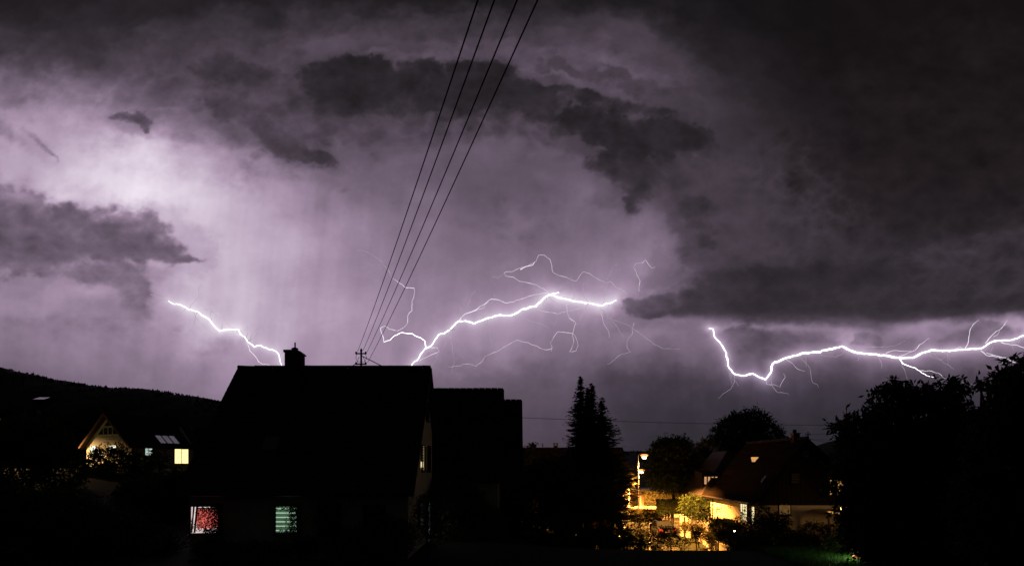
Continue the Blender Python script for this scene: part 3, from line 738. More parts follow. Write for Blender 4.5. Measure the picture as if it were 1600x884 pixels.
w = window(hA, at(448, 811, 28.1), .86, 1.08, (0, -1, 0), GREEN, DARKMETAL, mull=0, slats=6, slat_m=GREENW, sw=.13)
window(hA, at(515, 811, 28.1), .8, 1.1, (0, -1, 0), GLASS, DARKMETAL, mull=1)
window(hA, at(585, 811, 28.1), .8, 1.1, (0, -1, 0), GLASS, DARKMETAL, mull=1)
gx = XR-.28
def gwin(x_px, y_px, w, h, m, **k):
    Y = -gx*F/(800-x_px); return window(hA, (gx, Y, EYE+(HY-y_px)/F*Y), w, h, (1, 0, 0), m, DARKMETAL, **k)
gwin(660.5, 715, 1.0, 1.15, lit('dim_blind_glow', (.62, .50, .20), .30, .3), mull=0, slats=9, slat_m=mat('shut_blind', (.20, .17, .11), .8, .1))
part(MB().box(gx+.02, 31.95, 5.86, gx+.034, 32.75, 6.12), 'blind_gap', lit('blind_gap_glow', (1, .85, .48), .9, .1), hA)
gwin(669.5, 716, .8, 1.2, GLASS, mull=0)
gwin(666.8, 641, .7, .95, GLASS, mull=0)
gwin(656, 802, .9, 1.1, COOL, mull=1)
gwin(668.5, 815, 1.1, 2.0, COOL, mull=1, sill=False, name='glass_door')

hB, rfB = terrace_house('house', 'dark house behind the largest one, ridge one step lower', 'terraced gable houses',
    -9.6, -.56, 41, 40.4, 5.0, 46, 11.0, 51.6, 5.0, 1.2, PLASTER2, TILE, tw=.4)
hC, rfC = terrace_house('house', 'dark house with the lowest step of the three stepped ridges', 'terraced gable houses',
    -8.6, .78, 49.6, 49, 5.0, 54, 11.0, 59.6, 5.0, .3, PLASTER2, TILE, tw=.4)
window(hC, (.5, 54.5, 5.2), .9, 1.2, (1, 0, 0), GLASS, WHITE)
hD, rfD = terrace_house('house', 'long low house with two small chimneys beyond the stepped ridges', 'terraced gable houses',
    1.0, 14.6, 85.6, 85, 3.6, 90, 8.1, 95, 3.6, -1, PLASTER2, TILE2, tw=.5)
chimney(hD, 2.85, 90, 7.7, .62, .6, .9, 'pot', .2)
chimney(hD, 5.75, 90, 7.7, .52, .5, .72, 'gap')
for px, py in ((846, 757), (880, 757), (846, 800), (905, 800)): window(hD, at(px, py, 85.6), .9, 1.2, (0, -1, 0), GLASS, WHITE)

# roof mast with its wires --------------------------------------
mx, my = -7.52, 34.05
mast = empty('power_mast', (mx, my, 10.7), 'black power mast with two short crossarms standing on the largest roof', 'power mast')
part(MB().tube([(mx, my, 10.3), (mx, my, 11.64)], .048, 8), 'pole', DARKMETAL, mast)
part(MB().lathe((mx, my, 11.62), [(.05, 0), (.07, .05), (.05, .1), (.015, .16)], 8), 'finial', DARKMETAL, mast)
ARMS = (11.52, 11.0); INS = []
for z in ARMS:
    part(MB().box(mx-.29, my-.03, z-.035, mx+.27, my+.03, z+.025), 'crossarm', DARKMETAL, mast)
    for s in (-.25, .23):
        part(MB().lathe((mx+s, my-.02, z-.05), [(.02, 0), (.05, .03), (.03, .06), (.055, .09), (.03, .14)], 8), 'insulator', DARKMETAL, mast)
for s in (-1, 1):
    pts = [(mx+s*.22, my, 11.48), (mx+s*.27, my, 11.3), (mx+s*.19, my, 11.12), (mx+s*.05, my, 11.1)]
    part(MB().tube(pts, .011, 5), 'jumper_cable', DARKMETAL, mast)
    pts = [(mx+s*.1, my, 11.35), (mx+s*.17, my, 11.2), (mx+s*.2, my, 11.05)]
    part(MB().tube(pts, .011, 5), 'jumper_cable', DARKMETAL, mast)
part(MB().tube([(mx+.03, my, 11.40), (mx+1.12, my, 10.85)], .022, 5), 'stay', DARKMETAL, mast)
part(MB().tube([(mx-.27, my, 11.02), (mx-.48, my, 10.86)], .02, 5), 'stay', DARKMETAL, mast)
WIRE = mat('power_cable', (.015, .015, .015), .95, .1, spec=0)
own = empty('power_mast', (3.1, -4, 7), 'power mast overhead behind the viewpoint carrying the four wires', 'power mast')
part(MB().tube([(3.1, -4, 6.5), (3.1, -4, 12.2)], .05, 8), 'pole', DARKMETAL, own)
for z in (11.9, 11.3): part(MB().box(2.2, -4.03, z-.04, 3.9, -3.97, z+.03), 'crossarm', DARKMETAL, own)
starts = [(558.5, 549.5), (567.5, 547), (573.5, 549.5), (574.5, 566)]
tops = [742.5, 768, 803, 834.5]; words_ = ['first wire from the chimney side', 'second wire from the chimney side', 'third wire from the chimney side', 'wire farthest from the chimney']
for k, ((sx, sy), tx) in enumerate(zip(starts, tops)):
    S = at(sx, sy, my-.03); T = at(tx, 0, 8.1)
    d = (T-S)/(8.1-S.y); E = S + d*(-4-S.y); n = 40; pts = []
    for i in range(n+1):
        t = i/n; p = S + (E-S)*t; p = p + Vector((0, 0, -.30*4*t*(1-t) + .24*t*1.0)); pts.append(p)
    o = MB().tube(pts, .0105, 6).build('power_line', WIRE)
    tag(o, 'black overhead power line, ' + words_[k] + ' on the roof mast', 'power line', 'four wires fanning up from the roof mast')

# long distant wire and right-hand masts
n = 30; A_ = at(812, 652, 55.5); B_ = at(1338, 664, 64)
pts = [A_ + (B_-A_)*(i/n) + Vector((0, 0, -.16*4*(i/n)*(1-i/n)+.0)) for i in range(n+1)]
tag(MB().tube(pts, .016, 5).build('power_line', WIRE), 'thin single wire crossing behind the spruces to the leafy tree', 'power line')
pole = empty('power_pole', (B_.x, B_.y, 2), 'wooden power pole hidden behind the leafy tree', 'power pole')
part(MB().tube([(B_.x, B_.y, -1.2), (B_.x, B_.y, 9.9)], [.14, .1], 8), 'pole', BARK, pole)
part(MB().box(B_.x-.5, B_.y-.05, 9.55, B_.x+.5, B_.y+.05, 9.67), 'crossarm', BARK, pole)

# right gabled house ---------------------------------------------
def right_house():
    root = empty('house', (21.5, 56, -1), 'steep gabled house by the street with a lamplit side wall and timber gable', 'house')
    y0, y1 = 50., 62.; ax, az = 21.46, 7.9; lx, lz = 18.0, 3.5; rx, rz = 27.2, 2.9
    # cross sections
    P = [(lx, -1.6), (rx, -1.6), (rx, rz), (ax, az-.25), (lx, lz-.1)]
    low = [(lx, -1.6), (rx, -1.6), (rx, 3.0), (lx, 3.0)]
    V = [(x, y0, z) for x, z in low] + [(x, y1, z) for x, z in low]
    part(MB().add(V, [(0,1,2,3), (7,6,5,4)] + [(i, i+4, (i+1) % 4+4, (i+1) % 4) for i in range(4)]), 'wall', PLASTER, root)
    up = [(lx, 3.003), (rx-.3, 3.003), (ax, az-.25), (lx+.1, lz)]
    V = [(x, y0+.02, z) for x, z in up] + [(x, y1-.02, z) for x, z in up]
    part(MB().add(V, [(3,2,1,0), (4,5,6,7)] + [(i, (i+1) % 4, (i+1) % 4+4, i+4) for i in range(4)]), 'gable', WOOD, root)
    nb = 26                                                     # upright boards on the timber gable
    for k in range(nb):
        x0 = lx+.1 + (rx-lx-.5)*k/nb; x1 = lx+.1 + (rx-lx-.5)*(k+1)/nb - .03; xm = (x0+x1)/2
        zt = (lz + (az-.35-lz)*(xm-lx)/(ax-lx)) if xm < ax else (az-.35 - (az-.35-3.0)*(xm-ax)/(rx-.3-ax))
        if zt > 3.1: part(MB().box(x0, y0-.03, 3.01, x1, y0+.015, zt-.04), 'board', WOOD, root)
    # roof: flared at the eaves
    def slope(pts, sgn):
        mb = MB()
        for (xa, za), (xb, zb) in zip(pts[:-1], pts[1:]):
            th = .2
            mb.hexa([(xa, y0-.5, za-th), (xb, y0-.5, zb-th), (xb, y1+.4, zb-th), (xa, y1+.4, za-th), (xa, y0-.5, za), (xb, y0-.5, zb), (xb, y1+.4, zb), (xa, y1+.4, za)])
        return mb
    Lp = [(ax, az), (19.9, 6.05), (18.7, 4.35), (18.1, 3.65), (17.35, 3.22)]
    Rp = [(ax, az), (23.6, 6.0), (25.8, 4.0), (27.6, 2.7)]
    OT = mat('old_roof_tile', (.016, .011, .008), .95, scale=3, bump=.2, spec=.02)
    rf = part(slope(Lp, -1), 'roof', OT, root); part(slope(Rp, 1), 'roof', OT, root)
    # tile courses as real steps on the lamplit slope
    V = []; Fc = []; b = 0
    for (xa, za), (xb, zb) in zip(Lp[:-1], Lp[1:]):
        L = math.hypot(xb-xa, zb-za); n = max(1, round(L/.34)); nx, nz = (za-zb)/L*-1, (xa-xb)/L
        for c in range(n):
            for t, o in ((c/n, .015), ((c+1)/n+.03, .05), ((c+1)/n+.03, .01)):
                x, z = xa+(xb-xa)*t, za+(zb-za)*t
                ys = np.linspace(y0-.5, y1+.4, 90); w = .014*np.cos(np.arange(90)*np.pi)
                V.append(np.stack([x - (za-zb)/L*(o+w), ys, z + (xa-xb)/L*(o+w)], -1))
            i = b + np.arange(89)
            for r in (0, 1): Fc.append(np.stack([i+r*90, i+r*90+1, i+(r+1)*90+1, i+(r+1)*90], -1))
            b += 270
    o = npmesh('roof_tiles', np.concatenate(V), np.concatenate(Fc), OT); o['kind'] = 'stuff'; under(rf, o)
    ch = chimney(root, 21.42, 51.6, 7.3, .46, .5, 1.0, 'pot', .22)
    part(MB().tube([(ax, y0-.45, az+.03), (ax, y1+.4, az+.03)], .12, 8), 'ridge_cap', TILE, root)
    part(MB().tube([(17.3, y0-.5, 3.16), (17.3, y1+.4, 3.16)], .07, 8), 'gutter', DARKMETAL, root)
    part(MB().tube([(17.9, 60.9, 3.1), (17.9, 60.9, -1.2)], .05, 8), 'downpipe', DARKMETAL, root)
    # gable windows with shut blinds
    SH = mat('shut_shutter', (.16, .12, .08), .7, .1)
    window(root, at(1259, 710, 50-.05), .5, .62, (0, -1, 0), GLASS, WOOD, mull=0, slats=5, slat_m=SH)
    window(root, at(1243, 747, 50-.05), .62, .75, (0, -1, 0), GLASS, WOOD, mull=0, slats=6, slat_m=SH)
    window(root, at(1226, 795, 50), .82, .78, (0, -1, 0), DIMW, WOOD, mull=0, deep=.05)
    OR = lit('orange_window_glow', (1, .48, .14), 1.0, .5)
    window(root, at(1307, 761, 50-.05), 1.0, 1.05, (0, -1, 0), OR, WOOD, mull=1, hbar=1)
    window(root, at(1338, 763, 50-.05), .8, 1.1, (0, -1, 0), OR, WOOD, mull=1, hbar=1)
    # side wall, facing the street
    SW = lit('pale_yellow_glow', (1, .82, .42), 1.3, .15)
    window(root, (lx, 52.9, 2.35), 1.5, 1.5, (-1, 0, 0), SW, WHITE, mull=2, fw=.1)
    window(root, (lx, 50.8, 2.2), .6, 1.3, (-1, 0, 0), SW, WHITE, mull=0)
    # little dormer with its own orange emission, and glint bar of a roof window
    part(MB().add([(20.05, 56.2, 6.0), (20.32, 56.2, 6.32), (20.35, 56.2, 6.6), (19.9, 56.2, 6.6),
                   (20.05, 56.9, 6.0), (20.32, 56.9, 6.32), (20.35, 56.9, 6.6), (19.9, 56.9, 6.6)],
                  [(3,2,1,0), (4,5,6,7), (0,1,5,4), (1,2,6,5), (2,3,7,6), (3,0,4,7)]), 'dormer', lit('dormer_orange_glow', (1, .5, .16), .75, .2), root)
    f = part(MB().hexa([(18.78, 51.2, 4.6), (19.10, 51.2, 5.04), (19.10, 51.32, 5.04), (18.78, 51.32, 4.6), (18.70, 51.2, 4.70), (19.02, 51.2, 5.14), (19.02, 51.32, 5.14), (18.70, 51.32, 4.70)]), 'skylight', mat('pale_metal', (.5, .5, .5), .35, .1, metal=.3), root)  # pale bar shaped as the glint on a roof window
    # low porch with canopy on the garden side
    cp = part(MB().box(22.0, 47.6, 2.55, 24.6, 50-.003, 2.72), 'canopy', mat('canopy_cream', (.6, .5, .34), .8, .1), root)
    for x in (22.1, 24.45): part(MB().box(x, 47.7, -1.4, x+.1, 47.8, 2.548), 'porch_post', WOOD, root)
    # mast on the roof
    m2 = empty('power_mast', (21.7, 50.6, 7.6), 'small power mast with crossarms beside the apex of the steep gabled house', 'power mast')
    x, y = at(1262.5, 0, 50.6).x, 50.6
    part(MB().tube([(x, y, 7.3), (x, y, 8.42)], .04, 6), 'pole', DARKMETAL, m2)
    for z, s in ((8.2, .19), (7.82, .2)):
        part(MB().box(x-s, y-.025, z-.03, x+s, y+.025, z+.02), 'crossarm', DARKMETAL, m2)
        for q in (-s, s): part(MB().lathe((x+q*.9, y, z-.02), [(.02, 0), (.045, .03), (.03, .1)], 6), 'insulator', DARKMETAL, m2)
    for k, (z, py, wl) in enumerate(((8.22, 670, 'uppermost'), (7.86, 690, 'middle'), (7.84, 706, 'lowest'))):
        a = Vector((x+.17, y, z)); b = at(1420, py-30*0-8, 40)
        tag(MB().tube([a + (b-a)*(i/12) + Vector((0, 0, -.5*(i/12)*(1-i/12))) for i in range(13)], .0085, 4).build('power_line', WIRE),
            wl + ' of the faint wires from the small gable mast to the leafy tree', 'power line', 'faint wires from the small gable mast')
    # rear wing with four panes, lamplight on them put in as emission
    wing = empty('house', (20, 68, -1), 'dark hipped house wing with a row of four narrow lit panes', 'house')
    V = [(16.9, 63.2, -1.5), (26, 63.2, -1.5), (26, 72, -1.5), (16.9, 72, -1.5), (16.9, 63.2, 3), (26, 63.2, 3), (26, 72, 3), (16.9, 72, 3)]
    V = [(p[0] if p[0] > 17 else 18.9, p[1], p[2]) for p in V]
    part(MB().hexa(V), 'wall', PLASTER2, wing)
    part(MB().add([(17.3, 62.8, 3.01), (26.6, 62.8, 3.01), (26.6, 72.6, 3.01), (17.3, 72.6, 3.01), (20.6, 65.4, 7.3), (23.6, 65.4, 7.3), (23.6, 70, 7.3), (20.6, 70, 7.3)],
        [(3,2,1,0), (4,5,6,7), (0,1,5,4), (1,2,6,5), (2,3,7,6), (3,0,4,7)]), 'roof', TILE2, wing)
    c = at(1110.5, 751.5, 65)
    dm = part(MB().hexa([(c.x-1.1, 63.9, 3.6), (c.x+1.0, 63.9, 3.6), (c.x+1.0, 66, 3.6), (c.x-1.1, 66, 3.6), (c.x-1.1, 63.9, 5.15), (c.x+1.0, 63.9, 5.15), (c.x+1.0, 66.6, 5.45), (c.x-1.1, 66.6, 5.45)]), 'dormer', WOOD, wing)
    pm = mat('lit_shutter_paint', (.62, .50, .38), .7, .1)
    pe = lit('pane_lamplight_glow', (1, .52, .24), .62, .15)  # emission stands in for street lamp light falling on the panes
    for k in range(4):
        x = at(1102.2+5.6*k, 0, 63.9).x
        part(MB().box(x-.10, 63.86, 4.15, x+.10, 63.897, 4.85), 'pane', pe, dm)
    return root
right_house()

# gabled house on the slope at the other side --------------------------
def slope_house():
    P0 = Vector((-64.8, 104, 0)); g = Vector((10.7, -6, 0)).normalized(); r = Vector((6, 10.7, 0)).normalized()
    W, Ln, ze, za, zg = 11.4, 10., 8.9, 13.35, 4.0
    root = empty('house', P0 + g*W/2 + r*Ln/2 + Vector((0, 0, zg)), 'pale gabled house on the slope with triangular glazing under its roof', 'house')
    M = Matrix(((g.x, r.x, 0, P0.x), (g.y, r.y, 0, P0.y), (0, 0, 1, 0), (0, 0, 0, 1)))
    def T(L): return [M @ Vector(p) for p in L]
    pr = [(0, zg-1), (W, zg-1), (W, ze), (W/2, za-.2), (0, ze)]
    V = T([(a, 0, z) for a, z in pr] + [(a, Ln, z) for a, z in pr])
    part(MB().add(V, [(4,3,2,1,0), (5,6,7,8,9)] + [(i, (i+1) % 5, (i+1) % 5+5, i+5) for i in range(5)]), 'wall', PLASTER, root)
    ov = .75; k = (za-ze)/(W/2)
    for s in (0, 1):
        e = (-ov, ze-ov*k) if s == 0 else (W+ov, ze-ov*k)
        a, b = e, (W/2, za)
        V = T([(a[0], -ov, a[1]-.0), (b[0], -ov, b[1]), (b[0], Ln+ov, b[1]), (a[0], Ln+ov, a[1])])
        up = Vector((0, 0, .22))
        part(MB().hexa(V + [p+up for p in V]), 'roof', TILE, root)
    # verge boards
    bb = mat('warm_verge_board', (.22, .12, .07), .7, .15)
    for e in ((-ov, ze-ov*k), (W+ov, ze-ov*k)):
        V = T([(e[0], -ov-.06, e[1]-.1), (W/2, -ov-.06, za-.1), (W/2, -ov, za-.1), (e[0], -ov, e[1]-.1)])
        part(MB().hexa(V + [p+Vector((0, 0, .34)) for p in V]), 'verge_board', bb, root)
    # triangular glazing
    def bar(p, q, w=.09, nm='glazing_bar', m=WHITE, y=-.08):
        a, b = Vector((p[0], y, p[1])), Vector((q[0], y, q[1])); d = (b-a).normalized(); nn = Vector((-d.z, 0, d.x))*w
        V = [a-nn, b-nn, b+nn, a+nn]; V = V + [v+Vector((0, .07, 0)) for v in V]
        part(MB().hexa(T(V)), nm, m, wn)
    c = W/2; zb, zt = 10.35, 12.62; hw = (zt-zb)/k
    wn = part(MB().add(T([(c-hw, -.012, zb), (c+hw, -.012, zb), (c, -.012, zt), (c-hw, .0, zb), (c+hw, .0, zb), (c, .0, zt)]), [(0,1,2), (5,4,3), (0,3,4,1), (1,4,5,2), (2,5,3,0)]), 'window', GLASS, root)
    bar((c-hw, zb), (c+hw, zb)); bar((c-hw, zb), (c, zt)); bar((c+hw, zb), (c, zt))
    zm = 11.55; hm = (zt-zm)/k
    bar((c-hm, zm), (c+hm, zm), .11)
    for x in (-1.15, 0, 1.15): bar((c+x, zb), (c+x, min(zm, zt-abs(x)*k)), .08)
    WW = lit('bright_window_glow', (1, .97, .78), 2.2, .2)
    nf = -r
    for a, z, w, h in ((1.9, 8.05, 1.5, 1.4), (6.9, 8.1, 1.7, 1.3)):
        p = M @ Vector((a, -.01, z)); window(root, p, w, h, nf, WW, WHITE, mull=1)
    # long side: lit terrace door, small window
    for a, z, w, h, m, nm in ((2.6, 7.9, 1.1, 1.2, COOL, 'window'), (7.9, 7.35, 2.3, 2.4, YW, 'terrace_door')):
        p = M @ Vector((W+.01, a, z)); window(root, p, w, h, g, m, WOOD, mull=1, sill=False, name=nm, fw=.1)
    # three pale roof windows and a brighter gable strip
    sp = mat('roof_glass_sky_glow', (.1, .1, .12), .2, .3, 1.5, spec=1.0, emit=(.88, .76, 1.), es=.10)  # faint emission stands in for sky reflected in the panes
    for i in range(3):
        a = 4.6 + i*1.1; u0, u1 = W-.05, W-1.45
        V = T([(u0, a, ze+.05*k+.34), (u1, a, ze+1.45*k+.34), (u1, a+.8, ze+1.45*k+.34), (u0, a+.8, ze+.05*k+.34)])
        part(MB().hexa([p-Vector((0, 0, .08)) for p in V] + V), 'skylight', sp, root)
    cg = [(W-2.9, ze+2.25), (W-.2, ze-.2), (W+.3, ze-.35), (W-2.5, ze+2.5)]
    V = T([(a, Ln-.6, z+.5) for a, z in cg]); V2 = T([(a, Ln-.45, z+.5) for a, z in cg])
    part(MB().hexa(V + V2), 'parapet', PLASTER, root)
    return root
slope_house()
sh = empty('barn', at(60, 630, 735), 'tiny distant barn with a pale shining metal roof high on the long hill', 'barn')
c = at(60, 622, 735)
part(MB().box(c.x-5, c.y+1, c.z-6, c.x+5, c.y+9.5, c.z-1.2), 'wall', WOOD, sh)
part(MB().hexa([(c.x-6, c.y, c.z-1.25), (c.x+6, c.y, c.z-1.25), (c.x+6, c.y+10, c.z+1.9), (c.x-6, c.y+10, c.z+1.9), (c.x-6, c.y, c.z-1), (c.x+6, c.y, c.z-1), (c.x+6, c.y+10, c.z+2.15), (c.x-6, c.y+10, c.z+2.15)]), 'roof', mat('pale_sheet', (.75, .75, .78), .25, .05, metal=.9), sh)

# ---------------------------------------------------------------- street lamps
GLOW = mat('lamp_glass', (1, .8, .5), .4, .05, emit=(1, .62, .22), es=40)
def street_lamp(x, y, zh, zg, power, label, arm=.35, gr=1., ang=165, col=(1, .385, .07)):
    root = empty('street_lamp', (x, y, zg), label, 'street lamp', 'sodium street lamps')
    part(MB().tube([(x, y, zg-.2), (x, y, zg+1.2), (x, y, zh+.05)], [.075, .055, .038], 8), 'pole', mat('galvanised', (.25, .24, .22), .45, .1, metal=.5), root)
    part(MB().tube([(x, y, zh+.02), (x+arm*.5, y-.02, zh+.14), (x+arm, y-.05, zh+.16)], .03, 6), 'arm', METAL, root)
    hx = x+arm
    part(MB().hexa([(hx-.06, y-.16, zh+.13), (hx+.42, y-.16, zh+.13), (hx+.42, y+.12, zh+.13), (hx-.06, y+.12, zh+.13), (hx+.04, y-.08, zh+.2), (hx+.3, y-.08, zh+.19), (hx+.3, y+.05, zh+.19), (hx+.04, y+.05, zh+.2)]), 'lamp_head', mat('lamp_hood', (.06, .06, .06), .8, .1), root)
    part(MB().lathe((hx+.2, y-.02, zh-.03), [(.20*gr, -.10*gr), (.33*gr, -.03*gr), (.35*gr, .05), (.22*gr, .11), (.16, .128)], 14), 'lamp_glass', mat('amber_lamp_glass', (1, .5, .2), .4, .05, emit=(1, .36, .07), es=1.7), root)
    part(MB().lathe((hx+.2, y-.02, zh-.03), [(.06*gr, -.30*gr), (.16*gr, -.25*gr), (.19*gr, -.17*gr), (.16*gr, -.103*gr)], 12), 'bulb', GLOW, root)
    ld = bpy.data.lights.new('lamp_light', 'SPOT'); ld.energy = power; ld.color = col; ld.spot_size = R(ang); ld.spot_blend = .35; ld.shadow_soft_size = .15
    lo = bpy.data.objects.new('lamp_light', ld); C.objects.link(lo); lo.location = (hx+.2, y-.02, zh-.10-.34*gr); under(root, lo)
street_lamp(11.46, 62, 6.83, -1, 47000, 'taller lit sodium lamp, its pole top above the other lamp', ang=140)
street_lamp(15.75, 85, 5.3, -1.0, 46000, 'lower lit sodium lamp shining in line with the taller pole', arm=.12, gr=1.35, ang=150)
street_lamp(-74.3, 98, 12.5, 5, 26000, 'sodium lamp on the slope lighting the pale gabled house', col=(1, .60, .24))

# ---------------------------------------------------------------- street things
def garage():
    root = empty('garage', (19, 96, -1), 'low white building with an arched doorway beyond the lower lamp', 'garage')
    a, b = at(985, 0, 94).x, at(1062, 0, 94).x
    part(MB().box(a, 94, -1.3, b, 99, 2.25), 'wall', mat('peach_plaster', (.42, .25, .17), .9, .1), root)
    part(MB().box(a-.2, 93.6, 2.252, b+.2, 99.2, 2.62), 'fascia', WHITE, root)
    c = at(990.5, 0, 94).x
    V = [(c-.75, -1.0), (c+.75, -1.0), (c+.75, 1.0), (c+.55, 1.55), (c, 1.8), (c-.55, 1.55), (c-.75, 1.0)]
    part(MB().add([(x, 93.96, z) for x, z in V] + [(x, 94.01, z) for x, z in V], [tuple(range(7)), tuple(range(13, 6, -1))] + [(i, (i+1) % 7, (i+1) % 7+7, i+7) for i in range(7)][::1]), 'door', WOOD, root)
    for x in (c-1.0, c+.78): part(MB().box(x, 93.88, -1.0, x+.2, 93.998, 2.25), 'pilaster', WHITE, root)
garage()
def post(px0, px1, py0, py1, Y, nm, label, cat, m, group=None, d=.3):
    a, b = at(px0, py0, Y), at(px1, py1, Y); z0 = min(b.z, gz(a.x, Y)-.1)
    r = empty(nm, ((a.x+b.x)/2, Y, z0), label, cat, group)
    part(MB().box(a.x, Y, z0, b.x, Y+d, a.z-.08), 'shaft', m, r); part(MB().box(a.x-.04, Y-.04, a.z-.078, b.x+.04, Y+d+.04, a.z), 'cap_stone', m, r)
post(1063.5, 1068, 803, 816, 66, 'gate_post', 'pale gate post nearer the lamps of the lit pair', 'gate post', WHITE, 'pale gate posts')
post(1072, 1079.5, 806, 818, 65, 'gate_post', 'broader pale gate post at the start of the garden wall', 'gate post', WHITE, 'pale gate posts')
post(975, 977.6, 757, 790, 88, 'gate_post', 'slim tall white post beside the arched doorway', 'gate post', WHITE, 'pale gate posts')
post(981.5, 984, 758, 790, 88, 'gate_post', 'second slim white post close to the arched doorway', 'gate post', WHITE, 'pale gate posts')
def low_wall(pts, h, th, label, m=None):
    r = empty('garden_wall', pts[0], label, 'wall'); mb = MB(); cp = MB()
    for p, q in zip(pts[:-1], pts[1:]):
        p, q = Vector(p), Vector(q); d = (q-p); d.z = 0; d.normalize(); n = Vector((-d.y, d.x, 0))*th/2; U = Vector((0, 0, h)); D = Vector((0, 0, -.8))
        mb.hexa([p-n+D, q-n+D, q+n+D, p+n+D, p-n+U, q-n+U, q+n+U, p+n+U])
        U2 = Vector((0, 0, h+.06)); n = n*1.3; U = U + Vector((0, 0, .002))
        cp.hexa([p-n+U, q-n+U, q+n+U, p+n+U, p-n+U2, q-n+U2, q+n+U2, p+n+U2])
    part(mb, 'masonry', m or PLASTER, r); part(cp, 'coping', m or WHITE, r)
low_wall([(17.4, 64.4, -1), (16.9, 60, -1), (16.4, 56, -1), (15.6, 49, -1)], 1.0, .3, 'low lamplit garden wall along the pavement below the round shrub')
low_wall([(15.2, 90, -1), (22, 90, -1)], 1.45, .3, 'pale wall below the bright hedge by the lower lamp', PLASTER2)
low_wall([(8.6, 56, -1), (10.8, 66, -1), (12.6, 78, -1)], .8, .25, 'low wall on the lamp side of the street')
# small outbuilding under the dark trees
ob = empty('shed', (7.8, 60, -1), 'small pale shed glimpsed low under the dark trees by the spruces', 'shed')
a, b = at(918, 803, 60), at(958, 824, 60)
part(MB().box(a.x, 60, -1.2, b.x, 63, 1.72), 'wall', mat('shed_boarding', (.34, .28, .24), .9, .15), ob)
part(MB().box(a.x-.2, 59.7, 1.722, b.x+.2, 63.2, 1.85), 'roof', TILE2, ob)
part(MB().box(at(931, 0, 60).x, 59.96, -1, at(934, 0, 60).x, 59.998, 1.6), 'downpipe', WOOD, ob)
for k in range(6):
    x = at(936+4*k, 0, 60).x; part(MB().box(x-.09, 59.95, -1, x+.09, 59.99, 1.25 - .1*(k % 2)), 'board', WOOD, ob)

def car(x, y, zg, label):
    root = empty('parked_car', (x, y, zg), label, 'car')
    paint = mat('dark_car_paint', (.02, .022, .03), .25, .1, spec=.6); W = 1.76
    prof = [(-2.1, .32), (-2.12, .72), (-1.95, .86), (-1.1, .95), (-.45, 1.40), (.9, 1.44), (1.65, 1.02), (2.05, .92), (2.12, .6), (2.1, .32)]
    n = len(prof); V = []; Fc = []
    for s, ins in ((-1, .16), (-1, 0), (1, 0), (1, .16)):
        for (a, b) in prof:
            tt = max(0, (b-.9))*.35 if ins == 0 else max(0, (b-.9))*.35 + ins
            V.append((x + s*(W/2 - tt), y + a, zg + (b if ins == 0 else b + (.05 if b > .8 else 0))))
    for r in range(3):
        for i in range(n): Fc.append((r*n+i, r*n+(i+1) % n, (r+1)*n+(i+1) % n, (r+1)*n+i))
    Fc += [tuple(range(n))[::-1], tuple(3*n+i for i in range(n))]
    part(MB().add(V, Fc), 'body', paint, root, True)
    part(MB().hexa([(x-.66, y-1.02, zg+.99), (x+.66, y-1.02, zg+.99), (x+.6, y-.5, zg+1.40), (x-.6, y-.5, zg+1.40), (x-.66, y-1.06, zg+1.02), (x+.66, y-1.06, zg+1.02), (x+.6, y-.52, zg+1.44), (x-.6, y-.52, zg+1.44)]), 'rear_window', GLASS, root)
    for s in (-1, 1):
        part(MB().box(x+s*.62-.16, y-2.15, zg+.62, x+s*.62+.16, y-2.08, zg+.78), 'tail_light', mat('tail_lens', (.25, .02, .02), .3), root)
        for q in (-1.35, 1.3):
            w = part(MB().tube([(x+s*.66, y+q, zg+.31), (x+s*.86, y+q, zg+.31)], .31, 16), 'wheel', mat('tyre', (.02, .02, .02), .9), root)
            part(MB().tube([(x+s*.86, y+q, zg+.31), (x+s*.875, y+q, zg+.31)], .19, 12), 'rim', METAL, w)
    part(MB().box(x-.5, y-2.16, zg+.5, x+.5, y-2.1, zg+.56), 'bumper_trim', METAL, root)
car(14.9, 67.5, gz(15, 67), 'dark parked car seen from behind beneath the block shaped tree')

# picket fence and porch lantern in the side garden
fn = empty('picket_fence', (22.5, 46, -.9), 'lamplit picket fence at the porch behind the leafy tree', 'fence')
fm = mat('fence_wood', (.5, .36, .22), .8, .15)
for z in (.1, 1.0): part(MB().box(21.2, 46.03, z-.05+.5, 25.2, 46.07, z+.05+.5), 'rail', fm, fn)
for k in range(20):
    x = 21.2 + k*.2; part(MB().box(x, 45.98, -1.0, x+.11, 46.028, 1.95+.05*(k % 2)), 'picket', fm, fn)
ln = empty('lantern', at(1316, 793, 47), 'warm porch lantern shining through the leaves beside the picket fence', 'lantern')
c = at(1316, 793, 47)
part(MB().tube([(c.x, c.y, -1.1), (c.x, c.y, c.z-.15)], .05, 8), 'post', DARKMETAL, ln)
part(MB().lathe((c.x, c.y, c.z-.15), [(.08, 0), (.14, .25), (.14, .27)], 8), 'lamp_glass', mat('lantern_glass', (1, .8, .5), .4, .05, emit=(1, .6, .25), es=12), ln)
part(MB().lathe((c.x, c.y, c.z+.125), [(.19, 0), (.03, .13)], 8), 'hood', DARKMETAL, ln)
ld = bpy.data.lights.new('lantern_light', 'POINT'); ld.energy = 60; ld.color = (1, .52, .15); ld.shadow_soft_size = .15
lo = bpy.data.objects.new('lantern_light', ld); C.objects.link(lo); lo.location = (c.x, c.y-.3, c.z-.3); under(ln, lo)
